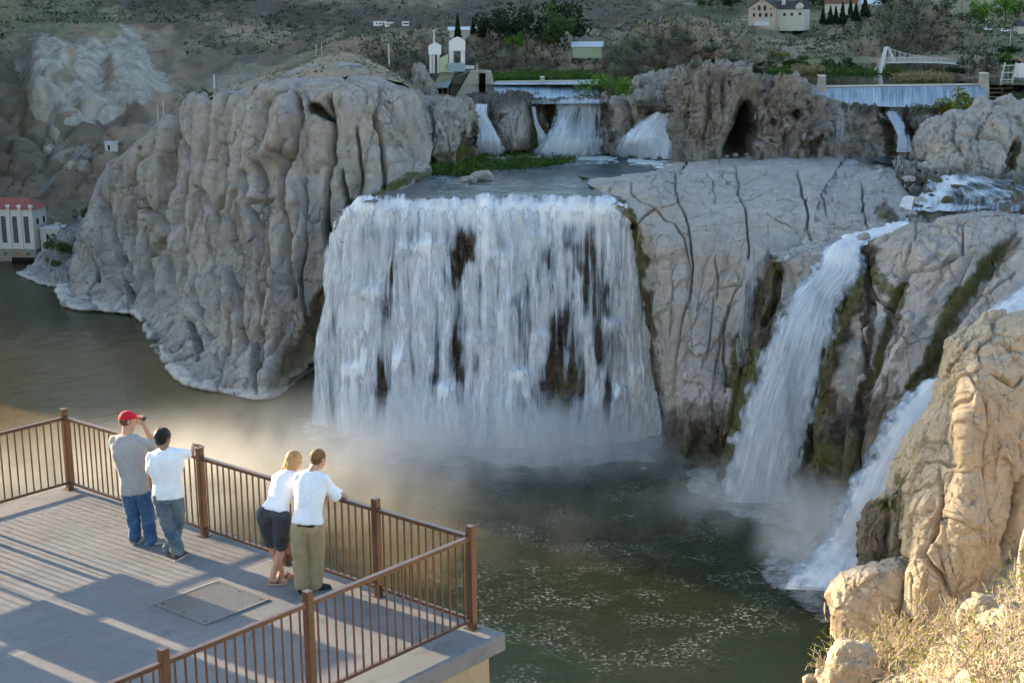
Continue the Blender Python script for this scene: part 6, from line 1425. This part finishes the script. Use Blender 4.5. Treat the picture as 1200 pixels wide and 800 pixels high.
for a in ((536,44,24,15,'conifer','dark','spiky dark conifer rising just above the right white tower'),(553,40,17,13,'conifer','dark','slim dark conifer left of its taller neighbour behind the dam'),(563,42,20,14,'conifer','dark','second slim dark conifer of the pair behind the dam'),(575,48,30,32,'round','dark','round dark tree behind the wooden pole'),(592,50,26,30,'round','dark','low round dark tree left of the big grove'),
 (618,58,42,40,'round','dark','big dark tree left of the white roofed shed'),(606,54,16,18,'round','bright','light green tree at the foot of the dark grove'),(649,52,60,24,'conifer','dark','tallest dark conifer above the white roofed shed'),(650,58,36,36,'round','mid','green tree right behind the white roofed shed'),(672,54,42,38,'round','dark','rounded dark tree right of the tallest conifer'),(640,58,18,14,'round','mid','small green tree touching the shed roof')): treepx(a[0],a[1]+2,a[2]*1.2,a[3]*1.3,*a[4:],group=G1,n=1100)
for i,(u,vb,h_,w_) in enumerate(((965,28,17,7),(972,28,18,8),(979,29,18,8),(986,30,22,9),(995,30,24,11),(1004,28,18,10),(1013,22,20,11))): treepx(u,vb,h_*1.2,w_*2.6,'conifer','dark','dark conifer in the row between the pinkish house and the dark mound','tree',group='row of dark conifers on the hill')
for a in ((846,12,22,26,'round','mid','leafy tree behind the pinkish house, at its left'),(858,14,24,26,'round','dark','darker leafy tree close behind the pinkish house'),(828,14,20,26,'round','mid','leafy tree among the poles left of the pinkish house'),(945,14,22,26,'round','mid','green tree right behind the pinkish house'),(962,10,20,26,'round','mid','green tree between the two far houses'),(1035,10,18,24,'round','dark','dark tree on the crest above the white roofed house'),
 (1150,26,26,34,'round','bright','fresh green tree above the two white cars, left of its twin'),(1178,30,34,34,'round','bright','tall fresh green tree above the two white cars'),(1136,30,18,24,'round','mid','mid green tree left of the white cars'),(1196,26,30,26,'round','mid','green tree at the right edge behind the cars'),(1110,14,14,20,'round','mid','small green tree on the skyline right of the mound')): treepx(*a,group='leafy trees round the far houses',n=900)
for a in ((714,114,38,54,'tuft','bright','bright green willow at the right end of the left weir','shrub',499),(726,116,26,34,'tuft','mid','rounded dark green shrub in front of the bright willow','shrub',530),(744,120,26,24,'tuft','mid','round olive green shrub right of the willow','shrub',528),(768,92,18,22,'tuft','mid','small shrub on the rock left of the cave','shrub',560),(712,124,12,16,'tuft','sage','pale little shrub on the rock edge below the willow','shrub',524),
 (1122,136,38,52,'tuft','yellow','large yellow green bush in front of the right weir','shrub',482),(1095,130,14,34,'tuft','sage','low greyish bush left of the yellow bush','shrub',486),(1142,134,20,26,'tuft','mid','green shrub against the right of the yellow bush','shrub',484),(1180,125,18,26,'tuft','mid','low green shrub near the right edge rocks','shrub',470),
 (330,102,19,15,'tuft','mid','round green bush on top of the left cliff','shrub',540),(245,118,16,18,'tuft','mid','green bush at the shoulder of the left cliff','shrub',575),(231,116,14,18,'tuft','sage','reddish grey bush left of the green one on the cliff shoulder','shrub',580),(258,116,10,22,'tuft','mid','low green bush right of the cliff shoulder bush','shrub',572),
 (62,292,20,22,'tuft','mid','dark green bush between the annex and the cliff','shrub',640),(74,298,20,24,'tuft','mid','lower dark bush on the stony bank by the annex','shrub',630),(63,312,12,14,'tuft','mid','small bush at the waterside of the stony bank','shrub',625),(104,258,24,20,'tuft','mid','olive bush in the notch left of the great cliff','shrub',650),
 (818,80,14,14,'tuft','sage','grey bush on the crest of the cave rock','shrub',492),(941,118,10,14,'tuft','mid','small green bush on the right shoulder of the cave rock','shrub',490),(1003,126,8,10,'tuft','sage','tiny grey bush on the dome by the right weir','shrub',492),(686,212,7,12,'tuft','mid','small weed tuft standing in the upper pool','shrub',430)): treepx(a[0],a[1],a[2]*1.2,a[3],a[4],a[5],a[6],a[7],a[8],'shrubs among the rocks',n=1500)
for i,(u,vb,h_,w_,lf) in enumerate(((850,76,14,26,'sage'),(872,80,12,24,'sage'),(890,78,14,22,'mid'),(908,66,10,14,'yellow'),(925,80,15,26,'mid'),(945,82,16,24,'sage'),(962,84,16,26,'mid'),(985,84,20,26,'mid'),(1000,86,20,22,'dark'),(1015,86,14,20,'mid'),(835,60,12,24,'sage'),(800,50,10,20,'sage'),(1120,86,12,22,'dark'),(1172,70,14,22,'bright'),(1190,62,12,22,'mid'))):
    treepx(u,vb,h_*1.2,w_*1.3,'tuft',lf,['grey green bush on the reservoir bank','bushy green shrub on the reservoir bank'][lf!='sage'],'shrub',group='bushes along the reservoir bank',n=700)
# shrubs scattered over the slopes: far too many to count
rg=np.random.default_rng(11)
def scatter(name,label,P,h,leafs,nq,col,seed,spread=1.,elong=1.4,zst=.7,qs=.36):
    rg=np.random.default_rng(seed); n=len(P); C=np.repeat(P,nq,0)+rg.normal(size=(n*nq,3))*np.repeat(h,nq)[:,None]*[.42*spread,.42*spread,.3]; C[:,2]+=np.repeat(h,nq)*.3*zst
    V,Fq=quads(C,np.repeat(h,nq)*qs,rg,.3,elong); tone=np.repeat(np.repeat(rg.random(n),nq)*.7+rg.random(n*nq)*.3,4)
    o=link_mesh(name,V,Fq,LF[leafs],None,False,None,{'tone':tone}); tag(o,label,kind='stuff'); return o
vis=(AU>-30)&(AU<1230)&(AV>-25)&(AV<130)&(ALLP[:,2]>86)&~((AU>15)&(AU<215)&(AV>28))
idx=np.where(vis)[0]; idx=rg.choice(idx,min(len(idx),26000),replace=False)
w_=fbm(ALLP[idx]/40,901,4)+.35*fbm(ALLP[idx]/9,902,2); keep=w_+rg.random(len(idx))*.5>.12
idx=idx[keep]; Pn=ALLP[idx]; hh=(.9+1.6*rg.random(len(idx))**2)*np.clip(Pn[:,1]/700,.8,1.6); k=rg.random(len(idx))
scatter('sagebrush','grey green sagebrush scattered over the slopes',Pn[k<.6],hh[k<.6],'sage',9,None,1)
scatter('brush','dark low brush scattered over the slopes',Pn[(k>=.6)&(k<.86)],hh[(k>=.6)&(k<.86)]*1.15,'dim',9,None,2)
scatter('brush','green brush scattered over the slopes',Pn[k>=.86],hh[k>=.86]*1.1,'mid',9,None,3)
vis=(AU>-30)&(AU<420)&(AV>100)&(AV<300)&(AU<560-AV*1.3)&~((AU<200)&(AV<165)); idx=np.where(vis)[0]; idx=rg.choice(idx,min(len(idx),1600),replace=False); Pn=ALLP[idx]; scatter('brush','low brush on the lower left slope',Pn,.8+1.3*rg.random(len(Pn)),'sage',8,None,4)
# plateau brush on the left cliff top
L=[];
for i in range(420):
    u=230+270*rg.random(); v=70+60*rg.random(); Y=470+110*rg.random()
    L.append((u,v))
cp=bpy.data.objects['ground'].data; co=np.empty(len(cp.vertices)*3,np.float32)
def obj_pts(o): c=np.empty(len(o.data.vertices)*3,np.float32); o.data.vertices.foreach_get('co',c); return c.reshape(-1,3).astype(float)
gp=obj_pts([o for o in bpy.data.objects if o.name.startswith('ground')][0]); idx=rg.choice(len(gp),520,replace=False); Pn=gp[idx]; scatter('brush','low sage tufts on top of the left cliff',Pn,.6+1.1*rg.random(len(Pn)),'sage',9,None,5)
# wet grass by the upper pool, reeds by the reservoir
def band(name,label,quad,n,h,leaf,seed,z=None):
    rg=np.random.default_rng(seed); a,b=rg.random(n),rg.random(n); q=[np.array(K(*c)) for c in quad]; P=(q[0]*(1-a)[:,None]+q[1]*a[:,None])*(1-b)[:,None]+(q[3]*(1-a)[:,None]+q[2]*a[:,None])*b[:,None]
    m=fbm(P/5,seed,3)+rg.random(n)*.3>-.02; P=P[m]; return scatter(name,label,P,h*(.45+.8*rg.random(len(P))**1.5),leaf,26,None,seed,1.2,3.0,.7,.17)
band('grass','lush green growth on the bank left of the upper pool',((498,205,None,63),(560,206,None,63),(575,190,None,63),(500,190,None,63)),420,2.6,'grass',21)
band('grass','lush green growth running along the upper pool under the pale rock',((545,204,None,63),(660,192,None,63),(678,186,None,63),(540,188,None,63)),520,2.0,'grass',22)
band('grass','mossy growth below the small upper falls',((560,186,None,63),(625,184,None,63),(618,178,None,63.5),(565,178,None,63.5)),160,1.3,'grass',23)
band('reeds','green reeds along the left reservoir bank',((578,93,None,84.7),(700,92,None,84.7),(700,86,None,84.7),(578,87,None,84.7)),560,2.2,'grass',24)
band('reeds','dry yellow reeds along the right reservoir bank',((1050,95,None,84.7),(1112,95,None,84.7),(1110,90,None,84.7),(1052,90,None,84.7)),300,2.6,'reed',25)
band('reeds','dry reeds on the far bank below the sage bushes',((930,86,None,84.8),(962,86,None,84.8),(960,81,None,84.8),(932,81,None,84.8)),160,2.6,'reed',26)
band('reeds','green reeds on the far bank of the reservoir',((900,85,None,84.8),(1060,87,None,84.8),(1060,83,None,84.8),(900,81,None,84.8)),360,2.0,'grass',27)
# ---- dry bushes close to the camera at the bottom right
twig=simple('pale_dry_twig',(.50,.40,.31),.85,0,.2,30)
def dry_bush(seed,h=1.0):
    rg=np.random.default_rng(seed); segs=[]; tips=[]
    def grow(p,d,L,r,lev):
        n=3; pts=[p]; 
        for i in range(n):
            d=d+rg.normal(size=3)*.16; d[2]+=.04; d/=np.linalg.norm(d); p=p+d*L/n; pts.append(p)
        segs.append((pts,r))
        if lev>=4: tips.extend(pts[1:]); return
        if lev==3: tips.extend(pts[2:])
        for k in range(3 if lev<3 else 2): 
            t_=pts[rg.integers(1,4)]; nd=d+rg.normal(size=3)*.62; nd[2]+=.1; nd/=np.linalg.norm(nd); grow(t_,nd,L*(.6+.25*rg.random()),r*.62,lev+1)
    for k in range(7):
        a=k*.9+rg.random(); d=np.array([math.cos(a)*.75,math.sin(a)*.75,.55+rg.random()*.7]); d/=np.linalg.norm(d); grow(np.array([0,0,-.05]),d,h*.42,.013,1)
    V=[];Fq=[]
    for pts,r in segs:
        b=len(V)
        for i,p in enumerate(pts):
            rr=max(r*(1-.25*i/3),.0052)
            for k in range(3): a=2*PI*k/3; V.append(p+np.array([math.cos(a),math.sin(a),.5*math.sin(a+1)])*rr)
        for i in range(len(pts)-1):
            for k in range(3): k2=(k+1)%3; Fq.append((b+i*3+k,b+i*3+k2,b+(i+1)*3+k2,b+(i+1)*3+k))
    o=link_mesh('branches',np.array(V),np.array(Fq),twig,None,True); tm=o.data; bpy.data.objects.remove(o)
    T=np.array(tips); T=T[rg.random(len(T))<.5]; T=np.repeat(T,1,0)+rg.normal(size=(len(T),3))*.012; LV,LFc=quads(T,np.full(len(T),.03),rg,.2,1.5)
    o=link_mesh('leaves',LV,LFc,LF['brush'],None,False,None,{'tone':np.repeat(rg.random(len(T)),4)}); lm=o.data; bpy.data.objects.remove(o); return tm,lm
BUSH=[dry_bush(s_) for s_ in (41,42,43,44)]
NP=NEAR.reshape(-1,3); NU,NV_=proj(NP)
for i,(u,v,s_) in enumerate(((985,765,2.0),(1012,735,1.9),(1045,740,1.9),(1072,745,1.9),(1003,748,1.9),(1030,752,1.7),(1000,790,1.5),(1042,795,1.7),(1075,770,1.6),(1100,745,1.8),(1118,790,1.6),(1140,760,1.6),(1165,745,1.4),(1185,770,1.6),(1205,740,1.6),(1160,800,1.7),(1090,815,1.6),(1020,830,1.5),(1196,815,1.7),(1212,700,1.7),(1060,845,1.4),(1135,835,1.5),(1205,655,1.5),(975,815,.9))):
    j=np.argmin((NU-u)**2+(NV_-v)**2+np.where(NP[:,1]<13,1e5,0)); p=NP[j]; r=empty('dry_bush',p-[0,0,.08],i*2.1); r.scale=(s_*.56,)*3
    tag(r,'dry twiggy bush with tiny yellow green leaves on the sunlit slope at bottom right','bush','dry bushes on the sunlit slope')
    for nm,m_ in zip(('branches','leaves'),BUSH[i%4]): o=bpy.data.objects.new(nm,m_); COL.objects.link(o); o.parent=r
# ---- loose boulders
def boulder(u,v,wpx,hpx,Y,z,mat,label,seed,flat=.75):
    import bmesh
    p=np.array(K(u,v,Y,z)) if z is not None else at(u,v,Y); s=pxm(p); bm=bmesh.new(); bmesh.ops.create_icosphere(bm,subdivisions=5,radius=1); V=np.array([q.co[:] for q in bm.verts]); 
    W=V*1.0; k1,c1=facets(W+seed,.8,seed,.7); k2,c2=facets(W+seed,.3,seed+1,.8); V=V*(1+.30*fbm(W*1.1+seed,seed,3)+.26*k1-.06*c1+.07*k2+.06*fbm(W*4,seed,4))[:,None]; V=np.sign(V)*np.abs(V)**.85
    V=V*[wpx*s/2,wpx*s/2*.85,hpx*s*.62]; V[:,2]+=hpx*s*.35
    Fs=[tuple(x.index for x in f.verts) for f in bm.faces]; bm.free(); o=link_mesh('boulder',V,Fs,mat,None,True,None,{'mask':np.tile([.25 if mat is M['rock_wet'] else 0,.5 if mat is M['rock_wet'] else 0,0],(len(V),1))}); o.location=p; tag(o,label,'boulder'); return o
boulder(212,412,34,14,None,1.,M['rock'],'flat grey boulder on the white shelf at the cliff foot, left one',1); boulder(246,438,34,10,None,1.,M['rock'],'flat boulder right of the first on the white shelf',2); boulder(183,407,14,4,None,-.3,M['rock'],'small pale rock awash beside the cliff shelf',3)
boulder(565,212,26,12,None,62.6,M['rock'],'rounded grey boulder in the upper pool beside the grass',4); boulder(549,215,20,9,None,62.6,M['rock'],'darker boulder leaning on the grey one in the upper pool',5)
boulder(982,590,34,50,None,-1,M['rock_wet'],'mossy brown boulder standing in the water between the two right falls',6); boulder(958,588,24,30,None,-1,M['rock_wet'],'smaller mossy boulder left of the tall mossy one',7); boulder(1000,560,26,60,322,None,M['rock_wet'],'tall dark mossy rock under the narrow cleft fall',8)
boulder(948,802,16,14,None,-.5,M['rock_sun'],'little pale stone at the water edge, left of a pair',9); boulder(962,800,18,20,None,-.5,M['rock_sun'],'little pale stone at the water edge, right of a pair',10)
boulder(1150,735,60,40,22,None,M['rock_sun'],'broad sunlit boulder behind the dry bushes',11); boulder(1214,706,46,108,23.5,None,M['rock_sun'],'tall sunlit rock cut by the right edge beside the dry bushes',12); boulder(1000,805,74,62,20.5,None,M['rock_sun'],'tan sunlit boulder under the dry bush nearest the water',13)
boulder(1185,575,20,18,None,60,M['rock_sun'],'x',14) if 0 else None
for i,(u,v,w_) in enumerate(((862,181,8),(875,180,6),(900,180,5),(815,182,7),(852,182,5),(940,181,5))): boulder(u,v+2,w_*.7,w_*.45,None,66.9,M['rock_cave'],'small loose rock on the flat ground before the cave',20+i)['group']='loose rocks before the cave'
for i,(u,v,w_,h_,z) in enumerate(((1078,246,20,16,58.5),(1066,256,16,10,57.5),(1110,240,14,10,60),(1088,228,10,6,62),(1140,232,16,8,61),(1120,222,12,6,63),(1165,238,16,8,60),(1065,212,16,6,64.5),(1012,284,14,12,56.6))): boulder(u,v,w_,h_,None,z,M['rock_wet'] if i in(2,3,5) else M['rock_dome'],'small rock among the rapids on the right terrace' if i<8 else 'pale rock splitting the stream at the slanting fall brink',40+i)['group']='rocks among the rapids'
# stony bank beside the power station
rows=[[(18,322,None,-2),(45,334,None,-2),(80,338,None,-2),(100,330,None,-2)],[(20,318,None,1),(46,330,None,1),(80,334,None,1),(100,326,None,1)],[(38,308,None,3),(55,312,None,4),(80,312,None,4),(104,306,None,4)],[(52,290,None,9),(66,284,None,12),(84,280,None,13),(110,270,None,14)],[(70,270,None,16),(80,262,None,18),(96,250,None,20),(116,240,None,22)]]
G=net(rows,70,110); G2=rough_rock(G,[],.8,1.2,9,.6,4,.3,2,951); sheet('ground',G2,M['rock'],{'mask':paint(G2,[(2,[(20,320),(46,332),(80,335)],5,1),(0,[(60,300),(90,290)],12,.5)])})
